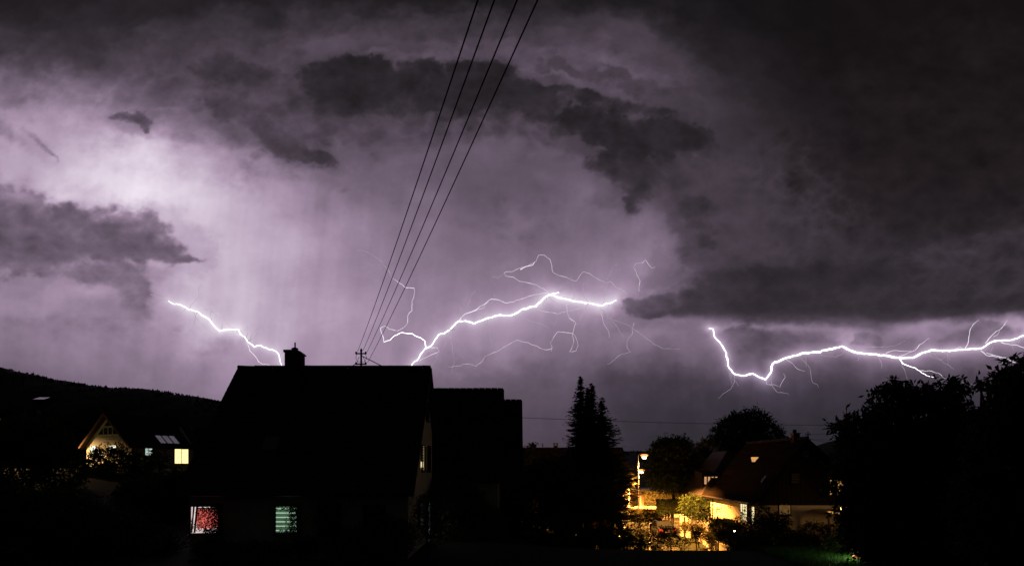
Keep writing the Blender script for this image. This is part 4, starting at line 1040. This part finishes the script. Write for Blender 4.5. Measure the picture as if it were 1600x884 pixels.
# garden spot star between the shrubs
c = at(1147.5, 829, 47)
gl = empty('garden_lamp', (c.x, c.y, gz(c.x, c.y)), 'small white garden lamp low among the shrubs by the lit wall', 'garden lamp')
part(MB().tube([(c.x, c.y, gz(c.x, c.y)-.1), (c.x, c.y, c.z-.06)], .03, 6), 'post', DARKMETAL, gl)
part(MB().lathe((c.x, c.y, c.z-.06), [(.05, 0), (.07, .04), (.05, .1)], 8), 'lamp_glass', mat('garden_lamp_glass', (1, .9, .7), .4, .05, emit=(1, .85, .55), es=14), gl)
# lantern standing on the lawn
c = at(1339, 872, 28); zg = gz(c.x, 28)
tl = empty('ground_lantern', (c.x, 28, zg), 'round amber glass lantern with a pale rim standing on the lit lawn', 'lantern')
part(MB().lathe((c.x, 28, zg), [(.13, 0), (.20, .05), (.22, .16), (.19, .26)], 16), 'lamp_glass', mat('candle_glass', (.6, .25, .12), .3, .4, 12, emit=(1, .36, .14), es=.5), tl)
part(MB().lathe((c.x, 28, zg+.262), [(.23, 0), (.25, .02), (.20, .05)], 16), 'rim', mat('pale_rim', (.7, .6, .5), .4, .1), tl)
part(MB().tube([(c.x+.2*math.cos(t), 28, zg+.3+.24*math.sin(t)) for t in np.linspace(0, math.pi, 11)], .016, 5), 'handle', METAL, tl)
ld = bpy.data.lights.new('lawn_light', 'POINT'); ld.energy = 34; ld.color = (.86, 1, .62); ld.shadow_soft_size = .05  # added greenish light beside the lantern to brighten the grass
lo = bpy.data.objects.new('lawn_light', ld); C.objects.link(lo); lo.location = (c.x-.5, 27.5, zg+.36); under(tl, lo)

# ---------------------------------------------------------------- trees
def leaves(cl, n_tw, per, size, seed, droop=.3, twig=.5, shell=.55, wid=.42, pw=.7):
    "leaf quads on twigs spread through ellipsoid clumps: cl = [(centre, (rx, ry, rz)), ...]"
    rs = np.random.RandomState(seed)
    vol = np.array([r[0]*r[1]*r[2] for c, r in cl])**pw; pk = rs.choice(len(cl), n_tw, p=vol/vol.sum())
    c = np.array([list(q[0]) for q in cl])[pk]; r = np.array([q[1] for q in cl])[pk]
    d = rs.randn(n_tw, 3); d /= np.linalg.norm(d, axis=1)[:, None]
    rad = rs.rand(n_tw)**(1/3.*(1-shell))*rs.uniform(.82, 1.06, n_tw)
    base = c + d*r*rad[:, None]
    td = d + rs.randn(n_tw, 3)*.6 + np.array([0, 0, -droop]); td /= np.linalg.norm(td, axis=1)[:, None]
    k = np.linspace(0, 1, per)[None, :, None]
    pos = base[:, None] + td[:, None]*twig*k*rs.uniform(.6, 1.3, (n_tw, 1, 1)) + np.array([0, 0, -.25*twig])*k*k
    N = n_tw*per; pos = pos.reshape(N, 3) + rs.randn(N, 3)*size*.2
    ld = np.repeat(td, per, 0)*.6 + rs.randn(N, 3)*.75 + np.array([0, 0, -droop]); ld /= np.linalg.norm(ld, axis=1)[:, None]
    sd = np.cross(ld, rs.randn(N, 3)); sd /= np.linalg.norm(sd, axis=1)[:, None]; nn = np.cross(ld, sd)
    s = size*rs.uniform(.65, 1.25, N)[:, None]
    V = np.stack([pos, pos+ld*s*.45+sd*s*wid*.5+nn*s*.08, pos+ld*s-nn*s*.06, pos+ld*s*.45-sd*s*wid*.5+nn*s*.08], 1).reshape(-1, 3)
    return V, np.arange(N*4).reshape(N, 4), (base, td)

def tree(name, label, clumps, base, seed, n_tw, per=7, size=.12, group=None, m=None, twig=.5, cat='tree', tr=.18, sticks=False, droop=.3, shell=.55, pw=.7):
    cs = [(Vector(c), r) for c, r in clumps]
    base = Vector(base); root = empty(name, base, label, cat, group)
    rnd = random.Random(seed)
    mean = sum((c for c, r in cs), Vector())/len(cs); lowz = min(c.z-r[2]*.3 for c, r in cs)
    top = Vector((mean.x, mean.y, max(base.z+.3, min(mean.z, lowz)))); mid = base + (top-base)*.5 + Vector((rnd.uniform(-.1, .1), 0, 0))
    part(MB().tube([base-Vector((0, 0, .3)), base + Vector((0, 0, .1)), mid, top, top*.5+mean*.5], [tr*1.5, tr*1.15, tr*.9, tr*.7, tr*.35], 8), 'trunk', BARK, root, True)
    for c, r in cs:
        a = mid + (top-mid)*rnd.uniform(.4, 1); b = (a+c)/2 + Vector((rnd.uniform(-.2, .2), rnd.uniform(-.2, .2), r[2]*.15))
        part(MB().tube([a, b, c, c + (c-a).normalized()*r[2]*.6], [tr*.4, tr*.28, tr*.16, tr*.05], 5), 'limb', BARK, root)
    V, Fc, (tb, td) = leaves([(tuple(c), r) for c, r in cs], n_tw, per, size, seed, droop, twig, shell, .42, pw)
    o = npmesh('crown', V, Fc, m or LEAF); o['kind'] = 'stuff'; under(root, o)
    if sticks:
        N = len(tb); q = np.cross(td, np.array([.3, .5, .8])); q /= np.linalg.norm(q, axis=1)[:, None]; wv = size*.045
        b0 = tb - td*twig*.5; b1 = tb + td*twig
        V = np.stack([b0-q*wv, b0+q*wv, b1], 1).reshape(-1, 3)
        o = npmesh('twigs', V, np.arange(N*3).reshape(N, 3), BARK); o['kind'] = 'stuff'; under(root, o)
    return root
def cl(px, py, Y, rpx, rpy=None, dy=None):
    s = Y/F; rpy = rpy or rpx
    return (at(px, py, Y), (rpx*s, (dy if dy else rpx*s), rpy*s))

# big leafy tree near the viewpoint
def ragged(outline, Y, r, seed, inside):
    rnd = random.Random(seed); out = []; nj = lambda: rnd.choice((-1, 0, .8))*r*.7 + rnd.uniform(-.4, .4)*r
    for (x0, y0), (x1, y1) in zip(outline[:-1], outline[1:]):
        L = math.hypot(x1-x0, y1-y0); n = max(1, round(L/(r*1.55)))
        for k in range(n):
            t = (k+rnd.random()*.6)/n
            q = nj(); dx, dy = (y1-y0)/L*q, -(x1-x0)/L*q
            out.append(cl(x0+(x1-x0)*t+dx, y0+(y1-y0)*t+dy, Y+rnd.uniform(-.5, .5), r*rnd.uniform(.5, 1.2), r*rnd.uniform(.3, .7), r*1.6*Y/F))
    for k in range(len(outline)):                                   # single sprays of leaves reaching out of the crown
        x, y = outline[k]; out.append(cl(x-rnd.uniform(2, 10), y-rnd.uniform(4, 12), Y, r*.32, r*.22, r*.4*Y/F))
    return out + inside
R1o = [(1326, 735), (1324, 700), (1316, 672), (1332, 656), (1356, 648), (1366, 630), (1382, 618), (1400, 608), (1430, 612), (1455, 610), (1478, 606), (1494, 614), (1490, 636), (1512, 654), (1536, 664)]
R1 = ragged(R1o, 12.7, 11, 5, []) + ragged([(1350, 700), (1366, 672), (1394, 644), (1430, 634), (1472, 642), (1500, 672)], 12.8, 14, 6, []) + ragged([(1338, 760), (1338, 830), (1350, 870)], 12.8, 13, 7, [])
R1i = [cl(1300, 757, 12.6, 9, 7), cl(1322, 742, 12.6, 9, 7), cl(1318, 792, 12.6, 10, 10), cl(1328, 832, 12.6, 10, 14), cl(1318, 770, 12.6, 6, 5)] + [cl(1394, 700, 13, 34, 24), cl(1440, 680, 13, 34, 20), cl(1484, 696, 13, 32, 22), cl(1440, 712, 13.2, 56, 42), cl(1376, 745, 13, 44, 46),
      cl(1375, 806, 12.8, 38, 44), cl(1440, 770, 13.2, 70, 60), cl(1420, 840, 13, 60, 50), cl(1490, 820, 13, 60, 70), cl(1505, 740, 13.2, 50, 60), cl(1395, 865, 12.5, 36, 30)]
tree('broadleaf_tree', 'leafy broadleaf tree close by, its ragged top under the thickest lightning', R1+R1i, (8, 13, 2), 21, 8300, 7, .115, twig=.17, sticks=True, tr=.09, pw=.62)
R2o = [(1532, 597), (1548, 600), (1566, 588), (1580, 580), (1602, 572), (1640, 560)]
R2 = ragged(R2o, 9.1, 9, 8, []) + ragged([(1530, 652), (1545, 648), (1562, 640), (1580, 632), (1600, 622), (1580, 606), (1562, 614)], 9.2, 12, 9, []) + ragged([(1585, 600), (1610, 590), (1640, 585)], 9.3, 18, 10, [])
R2i = [cl(1600, 650, 9.3, 40, 26), cl(1560, 690, 9.3, 38, 30), cl(1580, 740, 9.2, 60, 60), cl(1545, 800, 9.2, 50, 70), cl(1600, 840, 9.2, 60, 60), cl(1640, 640, 9, 50, 50), cl(1700, 700, 9.2, 100, 110)]
tree('broadleaf_tree', 'nearest leafy tree reaching in over the picture corner with drooping leaves', R2+R2i, (7.3, 9.4, 2), 22, 6000, 7, .097, twig=.13, sticks=True, tr=.08, pw=.62)

MT = 'trees around the lamplit street'
tree('broadleaf_tree', 'round topped tree standing behind the two street lamps', [cl(1050, 715, 72, 26, 26), cl(1040, 700, 72, 18, 14), cl(1060, 697, 72, 18, 11), cl(1075, 720, 72, 16, 18), cl(1035, 735, 72, 22, 20), cl(1075, 742, 72, 26, 16), cl(1050, 749, 72, 30, 9)],
     (at(1050, 0, 72).x, 72, -1), 31, 3300, 6, .34, MT, LEAF, .7)
tree('broadleaf_tree', 'tallest broad tree rising behind the steep gabled house', [cl(1160, 670, 84, 34, 24), cl(1178, 655, 84, 20, 14), cl(1140, 680, 84, 26, 22), cl(1195, 680, 84, 26, 18), cl(1155, 655, 84, 16, 10), cl(1120, 705, 84, 34, 22), cl(1180, 705, 84, 46, 26), cl(1150, 730, 84, 50, 24), cl(1210, 695, 84, 16, 9)],
     (at(1160, 0, 84).x, 84, -1), 32, 4200, 6, .40, MT, LEAF, .8)
tree('broadleaf_tree', 'low spreading tree filling the gap between two taller trees', [cl(1095, 715, 78, 22, 12), cl(1085, 730, 78, 22, 20), cl(1110, 735, 78, 20, 20), cl(1100, 705, 78, 8, 5)], (at(1098, 0, 78).x, 78, -1), 33, 1500, 6, .36, MT, LEAF, .7)
tree('broadleaf_tree', 'dark garden tree with one edge lit gold by the lamps', [cl(952, 745, 57, 24, 26), cl(972, 745, 57, 10, 16), cl(975, 732, 57, 8, 5), cl(971, 742, 60, 12, 12), cl(979, 754, 60, 9, 9), cl(966, 728, 60, 8, 6), cl(935, 780, 57, 36, 30), cl(968, 790, 57, 12, 30), cl(920, 745, 57, 30, 26), cl(945, 718, 57, 22, 12)],
     (at(955, 0, 57).x, 57, -1), 34, 3600, 6, .24, MT, LEAF2, .5)
tree('broadleaf_tree', 'wide dark tree below the low house chimneys', [cl(860, 745, 50, 40, 26), cl(830, 780, 50, 40, 40), cl(885, 785, 50, 34, 34), cl(790, 770, 48, 36, 40), cl(870, 730, 50, 26, 14), cl(845, 830, 46, 50, 24)],
     (at(845, 0, 50).x, 50, 0), 35, 3600, 6, .26, MT, LEAF, .55)
tree('small_tree', 'thin sapling whose top leaves show against the sky by a chimney', [cl(826, 694, 76, 3, 4), cl(839, 692, 76, 3, 4), cl(833, 700, 76, 7, 6), cl(830, 715, 76, 8, 10)], (at(832, 0, 76).x, 76, -1), 36, 60, 6, .28, None, LEAF, .5, tr=.05)
tree('broadleaf_tree', 'dark tree under the stepped house ridges', [cl(720, 790, 38, 36, 36), cl(690, 775, 36, 20, 24), cl(750, 820, 38, 36, 30), cl(700, 845, 36, 36, 26)], (-3.2, 38, 1.6), 37, 3400, 6, .19, MT, LEAF, .42)

tree('broadleaf_tree', 'bushy dark tree filling the foot of the spruce cluster', [cl(905, 770, 49, 30, 26), cl(940, 775, 49, 26, 26), cl(885, 800, 49, 26, 30), cl(900, 838, 48, 40, 18), cl(960, 830, 48, 20, 22)], (at(905, 0, 49).x, 49, -.6), 38, 3000, 6, .22, MT, LEAF, .45)
# clipped block tree, shrubs and hedges in the lamplight
def block(name, label, x0, y0, z0, x1, y1, z1, seed, n, size, m=LEAF, cat='hedge', trunk=None, group=None, per=5):
    rs = np.random.RandomState(seed); root = empty(name, ((x0+x1)/2, (y0+y1)/2, z0 if not trunk else trunk), label, cat, group)
    s = np.array([x1-x0, y1-y0, z1-z0]); p = rs.rand(n, 3); ax = rs.randint(0, 3, n); sd = rs.randint(0, 2, n)
    p[np.arange(n), ax] = np.abs(sd - np.abs(rs.normal(0, .05, n))); p = np.array([x0, y0, z0]) + p*s
    N = n; ld = rs.randn(N, 3); ld /= np.linalg.norm(ld, axis=1)[:, None]; sd = np.cross(ld, rs.randn(N, 3)); sd /= np.linalg.norm(sd, axis=1)[:, None]
    q = size*rs.uniform(.6, 1.3, N)[:, None]
    V = np.stack([p-ld*q*.5, p+sd*q*.25, p+ld*q*.5, p-sd*q*.25], 1).reshape(-1, 3)
    o = npmesh('foliage', V, np.arange(N*4).reshape(N, 4), m); o['kind'] = 'stuff'; under(root, o)
    i = min(size, .12*min(s)); part(MB().box(x0+i, y0+i, z0+(i if trunk is not None else 0), x1-i, y1-i, z1-i), 'branch_mass', mat('inner_twigs', (.03, .028, .018), .95, scale=8, bump=.6), root)
    if trunk is not None: part(MB().tube([((x0+x1)/2, (y0+y1)/2, trunk-.2), ((x0+x1)/2+.08, (y0+y1)/2, z0+.2)], [.14, .1], 8), 'trunk', BARK, root)
    return root
a, b = at(1028, 780, 72), at(1060, 803, 72)
block('clipped_tree', 'dark tree clipped to a block above the parked car', a.x, 71, b.z+.1, b.x, 73, a.z, 41, 2600, .2, cat='tree', trunk=-1)
block('hedge', 'bright yellow lit hedge above the white wall by the lower lamp', at(1008, 0, 91).x, 90.6, -1, at(1064, 0, 91).x, 92, 2.35, 42, 4200, .3, LEAF2)
block('hedge', 'dark garden hedge against the lamplit side wall', 15.9, 50.5, -1.2, 17.3, 55.2, 1.7, 43, 4200, .16)
block('hedge', 'low clipped hedge in front of the white wall by the lower lamp', at(984, 0, 84).x, 83.6, -1, at(1034, 0, 84).x, 84.6, .55, 44, 1500, .26, LEAF2)
SG = 'shrubs in the lamplit gardens'
def shrub(px, py, Y, rpx, rpy, seed, n, size, label, m=LEAF, extra=()):
    c = at(px, py, Y); g = gz(c.x, Y)
    cls = [cl(px, py, Y, rpx, rpy)] + [cl(*e) for e in extra]
    return tree('shrub', label, cls, (c.x, Y, g), seed, n, 5, size, SG, m, size*2.2, 'shrub', tr=.05, droop=.0, shell=.2)
shrub(1088, 792, 63, 24, 18, 51, 1000, .20, 'round golden lit shrub against the end of the lamplit wall', LEAF, [(1075, 785, 63, 12, 10), (1102, 800, 63, 14, 12)])
shrub(1004, 826, 50, 18, 16, 52, 620, .15, 'loose shrub in front of the street lamp pole', LEAF2, [(992, 842, 50, 14, 16), (1018, 842, 50, 16, 14), (1012, 802, 50, 6, 10), (1000, 808, 50, 8, 8), (978, 838, 50, 10, 20)])
shrub(1048, 836, 47, 16, 14, 53, 520, .14, 'low dark shrub in front of the parked car', LEAF, [(1030, 848, 47, 20, 10), (1066, 848, 47, 10, 8)])
shrub(1088, 836, 48, 8, 7, 54, 130, .13, 'small shrub at the street edge between lit patches', LEAF, [(1085, 826, 48, 6, 6)])
shrub(1124, 822, 46, 14, 12, 55, 420, .14, 'shrub below the lamplit wall beside the white garden lamp', LEAF, [(1138, 838, 45, 14, 10), (1110, 815, 46, 6, 6), (1122, 800, 46, 4, 10)])
shrub(1164, 812, 45, 10, 14, 56, 260, .14, 'tall loose shrub in front of the bright side window', LEAF2, [(1172, 792, 45, 5, 12), (1150, 816, 45, 8, 8), (1143, 786, 45, 3, 10), (1182, 820, 45, 12, 16)])
shrub(1200, 835, 40, 36, 26, 57, 2600, .15, 'broad dark green shrub in front of the timber gabled house', LEAF, [(1180, 855, 38, 30, 24), (1215, 815, 40, 16, 14), (1195, 800, 40, 8, 14), (1165, 865, 38, 26, 16)])
shrub(1240, 850, 36, 22, 20, 58, 1100, .13, 'green shrub at the edge of the lawn', LEAF2, [(1225, 868, 34, 24, 12)])
shrub(1272, 832, 42, 22, 16, 59, 1000, .13, 'rounded brown bush near the porch', LEAF2, [(1262, 845, 42, 16, 10), (1290, 852, 40, 18, 8)])
shrub(1310, 850, 30, 16, 14, 60, 800, .11, 'small bush beside the lit lawn under the leafy tree', LEAF, [(1325, 835, 30, 14, 20)])
for i_, (px_, py_, Y_, r_, lb_) in enumerate(((1092, 828, 57, 9, 'tuft of lit leaves halfway along the pavement wall'), (1112, 838, 54, 11, 'leafy plant glowing at the near end of the pavement wall'), (1072, 822, 61, 7, 'small lit plant right behind the broad gate post'),
        (1134, 834, 50, 10, 'golden plant beside the dark hedge of the lamplit wall'), (1040, 800, 75, 8, 'small lit plant under the block shaped tree'), (1000, 806, 70, 9, 'lit bush at the foot of the taller lamp pole'))):
    shrub(px_, py_, Y_, r_, r_*.7, 160+i_, int(26*r_), .17, lb_, LEAF2)
shrub(985, 850, 44, 26, 14, 61, 900, .15, 'dark shrub at the foot of the garden tree', LEAF, [(960, 845, 44, 24, 20)])
HS = 'shrubs in front of the largest house'
def vine(label, rects, Y, n, size, seed):
    rs = np.random.RandomState(seed); g = 2.1; x = at((rects[0][0]+rects[0][2])/2, 0, Y).x
    root = empty('climbing_vine', (x, Y, g), label, 'plant', 'vines in front of the glowing windows')
    ar = np.array([(r[2]-r[0])*(r[3]-r[1])*r[4] for r in rects]); pk = rs.choice(len(rects), n, p=ar/ar.sum()); Rr = np.array([r[:4] for r in rects])[pk]
    px = Rr[:, 0] + (Rr[:, 2]-Rr[:, 0])*rs.rand(n); py = Rr[:, 1] + (Rr[:, 3]-Rr[:, 1])*rs.rand(n)
    y = Y + rs.uniform(-.25, .25, n); p = np.stack([(px-800)/F*y, y, EYE+(HY-py)/F*y], -1) + rs.randn(n, 3)*.03
    ld = rs.randn(n, 3)*.7 + [0, 0, -.5]; ld /= np.linalg.norm(ld, axis=1)[:, None]; sd = np.cross(ld, rs.randn(n, 3)*.5+[0, -1, 0]); sd /= np.linalg.norm(sd, axis=1)[:, None]
    q = size*rs.uniform(.6, 1.3, n)[:, None]
    V = np.stack([p, p+ld*q*.5+sd*q*.34, p+ld*q, p+ld*q*.5-sd*q*.34], 1).reshape(-1, 3)
    o = npmesh('foliage', V, np.arange(n*4).reshape(n, 4), LEAF); o['kind'] = 'stuff'; under(root, o)
    mb = MB(); top = min(r[1] for r in rects)
    for k in range(4):
        a = at(rects[0][0] + (rects[0][2]-rects[0][0])*(k+.5)/4, 0, Y).x; zt = at(0, top, Y).z
        mb.tube([(a, Y, g-.1), (a+rs.uniform(-.1, .1), Y, (g+zt)/2), (a+rs.uniform(-.2, .2), Y, zt)], [.015, .012, .005], 4)
    part(mb, 'stem', BARK, root)
    return root
vine('vine with many small leaves over the red curtained window', [(318, 826, 350, 850, 1.6), (331, 785, 348, 834, 1.3), (312, 786, 348, 798, .8), (308, 794, 342, 828, .62), (294, 834, 320, 850, .5), (294, 812, 301, 836, .5)], 27.4, 2900, .07, 201)
vine('vine with small leaves over the green lit window', [(453, 786, 471, 836, 2.2), (430, 784, 466, 797, 1.2), (446, 800, 458, 832, .6), (434, 826, 470, 842, 1.)], 27.4, 1900, .062, 202)
def hs(px, py, Y, rx, ry, seed, n, label, extra=()):
    o = shrub(px, py, Y, rx, ry, seed, n, .085, label, LEAF, extra); o['group'] = HS
hs(330, 856, 26.6, 24, 12, 71, 900, 'low shrub under the red curtained window')
hs(478, 852, 26.6, 20, 12, 72, 700, 'small shrub at the corner below the green lit window')
hs(512, 805, 26.8, 22, 34, 73, 1300, 'dark shrub on the wall between the unlit windows', [(540, 850, 26.8, 36, 26)])
hs(600, 840, 26.5, 50, 36, 74, 2400, 'wide dark shrub at the gable corner of the largest house')
hs(668, 790, 27.5, 18, 20, 75, 1300, 'tall shrub hiding the lit side door below the gable', [(655, 820, 27.5, 12, 26), (678, 830, 27.5, 14, 30), (690, 775, 29, 22, 22)])
hs(400, 862, 25, 60, 14, 76, 2200, 'low dark shrubbery under the green lit window')
GT = 'dark trees in the sloping garden'
tree('broadleaf_tree', 'small tree screening the lit windows below the triangular glazing', [cl(172, 716, 84, 30, 16), cl(150, 724, 84, 18, 14), cl(195, 712, 84, 18, 18), cl(168, 698, 84, 5, 8), cl(181, 697, 84, 4, 7), cl(148, 704, 84, 8, 6), cl(180, 744, 84, 50, 18), cl(150, 745, 84, 24, 14)], (at(172, 0, 84).x, 84, 4), 81, 1500, 6, .36, GT, LEAF, .6)
tree('broadleaf_tree', 'small tree between the two lit side windows of the pale gabled house', [cl(247, 712, 84, 12, 9), cl(246, 716, 84, 10, 12), cl(240, 742, 84, 40, 18), cl(285, 748, 84, 24, 14), cl(258, 706, 84, 6, 8), cl(225, 722, 84, 14, 14)], (at(245, 0, 84).x, 84, 4), 82, 700, 6, .34, GT, LEAF, .6)
tree('broadleaf_tree', 'dark rounded tree on the slope before the long hill', [cl(60, 690, 70, 46, 34), cl(20, 720, 70, 50, 40), cl(95, 730, 70, 36, 34), cl(30, 670, 70, 26, 18)], (at(50, 0, 70).x, 70, 3), 83, 3300, 6, .36, GT, LEAF, .7)
tree('broadleaf_tree', 'dark tree beside the largest house below the hill', [cl(290, 765, 46, 40, 26), cl(250, 790, 46, 40, 30), cl(215, 775, 46, 30, 24)], (at(250, 0, 46).x, 46, 2.1), 84, 3000, 6, .24, GT, LEAF, .5)
tree('broadleaf_tree', 'wide dark garden tree nearest the picture corner below the slope', [cl(60, 810, 30, 90, 46), cl(150, 830, 30, 70, 40), cl(-30, 790, 30, 60, 60), cl(210, 850, 30, 60, 30)], (at(80, 0, 30).x, 30, 2.1), 85, 6500, 6, .17, GT, LEAF, .4)
tree('broadleaf_tree', 'dark tree on the hillside above the tiny shed roof', [cl(140, 655, 150, 26, 16), cl(105, 665, 150, 24, 16), cl(165, 640, 150, 12, 8)], (at(130, 0, 150).x, 150, gz(-94, 150)), 86, 900, 6, .7, GT, LEAF, 1.2)

# spruces
def spruce(px, ptop, pbase, Y, rpx, label, seed, lean=0):
    rs = np.random.RandomState(seed); x = at(px, 0, Y).x; zt = at(0, ptop, Y).z; zg = gz(x, Y); zb = at(0, pbase, Y).z
    root = empty('spruce_tree', (x, Y, zg), label, 'tree', 'cluster of spruces')
    part(MB().tube([(x, Y, zg-.3), (x, Y, (zg+zt)/2), (x+lean, Y, zt-.1)], [.22, .14, .02], 8), 'trunk', BARK, root)
    Rm = rpx*Y/F; V = []; H = zt-zb; k = 0; z = zt-.15; ph = 0
    while z > zb:
        t = (zt-z)/H; rad = Rm*(t**.92)*(1 + .16*math.sin(z*1.7+seed) + .10*math.sin(z*4.3+seed*2)) + .07; nb = int(7 + 9*t)
        for b in range(nb):
            a = ph + 2*math.pi*b/nb + rs.uniform(-.25, .25); L = rad*rs.uniform(.55, 1.25); zj = rs.uniform(-.22, .22)
            d = np.array([math.cos(a), math.sin(a), 0]); sdv = np.array([-math.sin(a), math.cos(a), 0])
            ns = max(3, int(L/.16))
            for s in np.linspace(.08, 1, ns):
                droop = -.30*L*s + .22*L*s*s*s                       # hanging, tip turned up
                c = np.array([x, Y, z+zj]) + d*L*s + np.array([0, 0, droop + rs.uniform(-.05, .05)])
                wl = (.40*(1-.6*s) + .14)*min(1, .3+2.5*t)
                for sg in (-1, 1):
                    e = c + sdv*sg*wl*rs.uniform(.6, 1.1) + d*.13 + np.array([0, 0, -.10*rs.rand()])
                    V += [c - d*.06 + [0, 0, .045], e, c + d*.11 - [0, 0, .05]]
                V += [c - sdv*.035, c + sdv*.035, c + np.array([rs.uniform(-.05, .05), rs.uniform(-.05, .05), -.42*rs.uniform(.3, 1.1)*(1.1-.7*s)*min(1, .35+2.5*t)])]
        z -= .13 + .11*t; ph += 1.3
    V = np.array(V); o = npmesh('needles', V, np.arange(len(V)).reshape(-1, 3), NEEDLE); o['kind'] = 'stuff'; under(root, o)
spruce(907, 589, 800, 54, 54, 'tallest spruce of the cluster, its thin tip highest', 91)
spruce(925, 598, 800, 55, 46, 'second tallest spruce standing in the middle of the cluster', 92)
spruce(940, 622, 800, 53, 74, 'shorter spruce spreading widest towards the street lamps', 93)
spruce(918, 606, 780, 55.5, 22, 'slender spruce squeezed behind the two tallest tips', 94)

# lit lawn
def lawn():
    rs = np.random.RandomState(3); N = 26000
    x = rs.uniform(11, 17, N); y = rs.uniform(21, 33, N); z = np.array([gz(a, b) for a, b in zip(x, y)])
    h = rs.uniform(.08, .26, N); d = rs.uniform(0, 6.28, N); l = rs.uniform(.3, 1.0, N)*h; w = .012
    b0 = np.stack([x-w*np.sin(d), y+w*np.cos(d), z-.01], -1); b1 = np.stack([x+w*np.sin(d), y-w*np.cos(d), z-.01], -1)
    tp = np.stack([x+l*np.cos(d), y+l*np.sin(d), z+h], -1)
    o = npmesh('grass', np.stack([b0, b1, tp], 1).reshape(-1, 3), np.arange(N*3).reshape(N, 3), mat('grass_blade', (.05, .12, .025), .6, .3, 2, transl=.3))
    tag(o, 'green lawn grass glowing beside the garden table', 'grass', kind='stuff')
lawn()
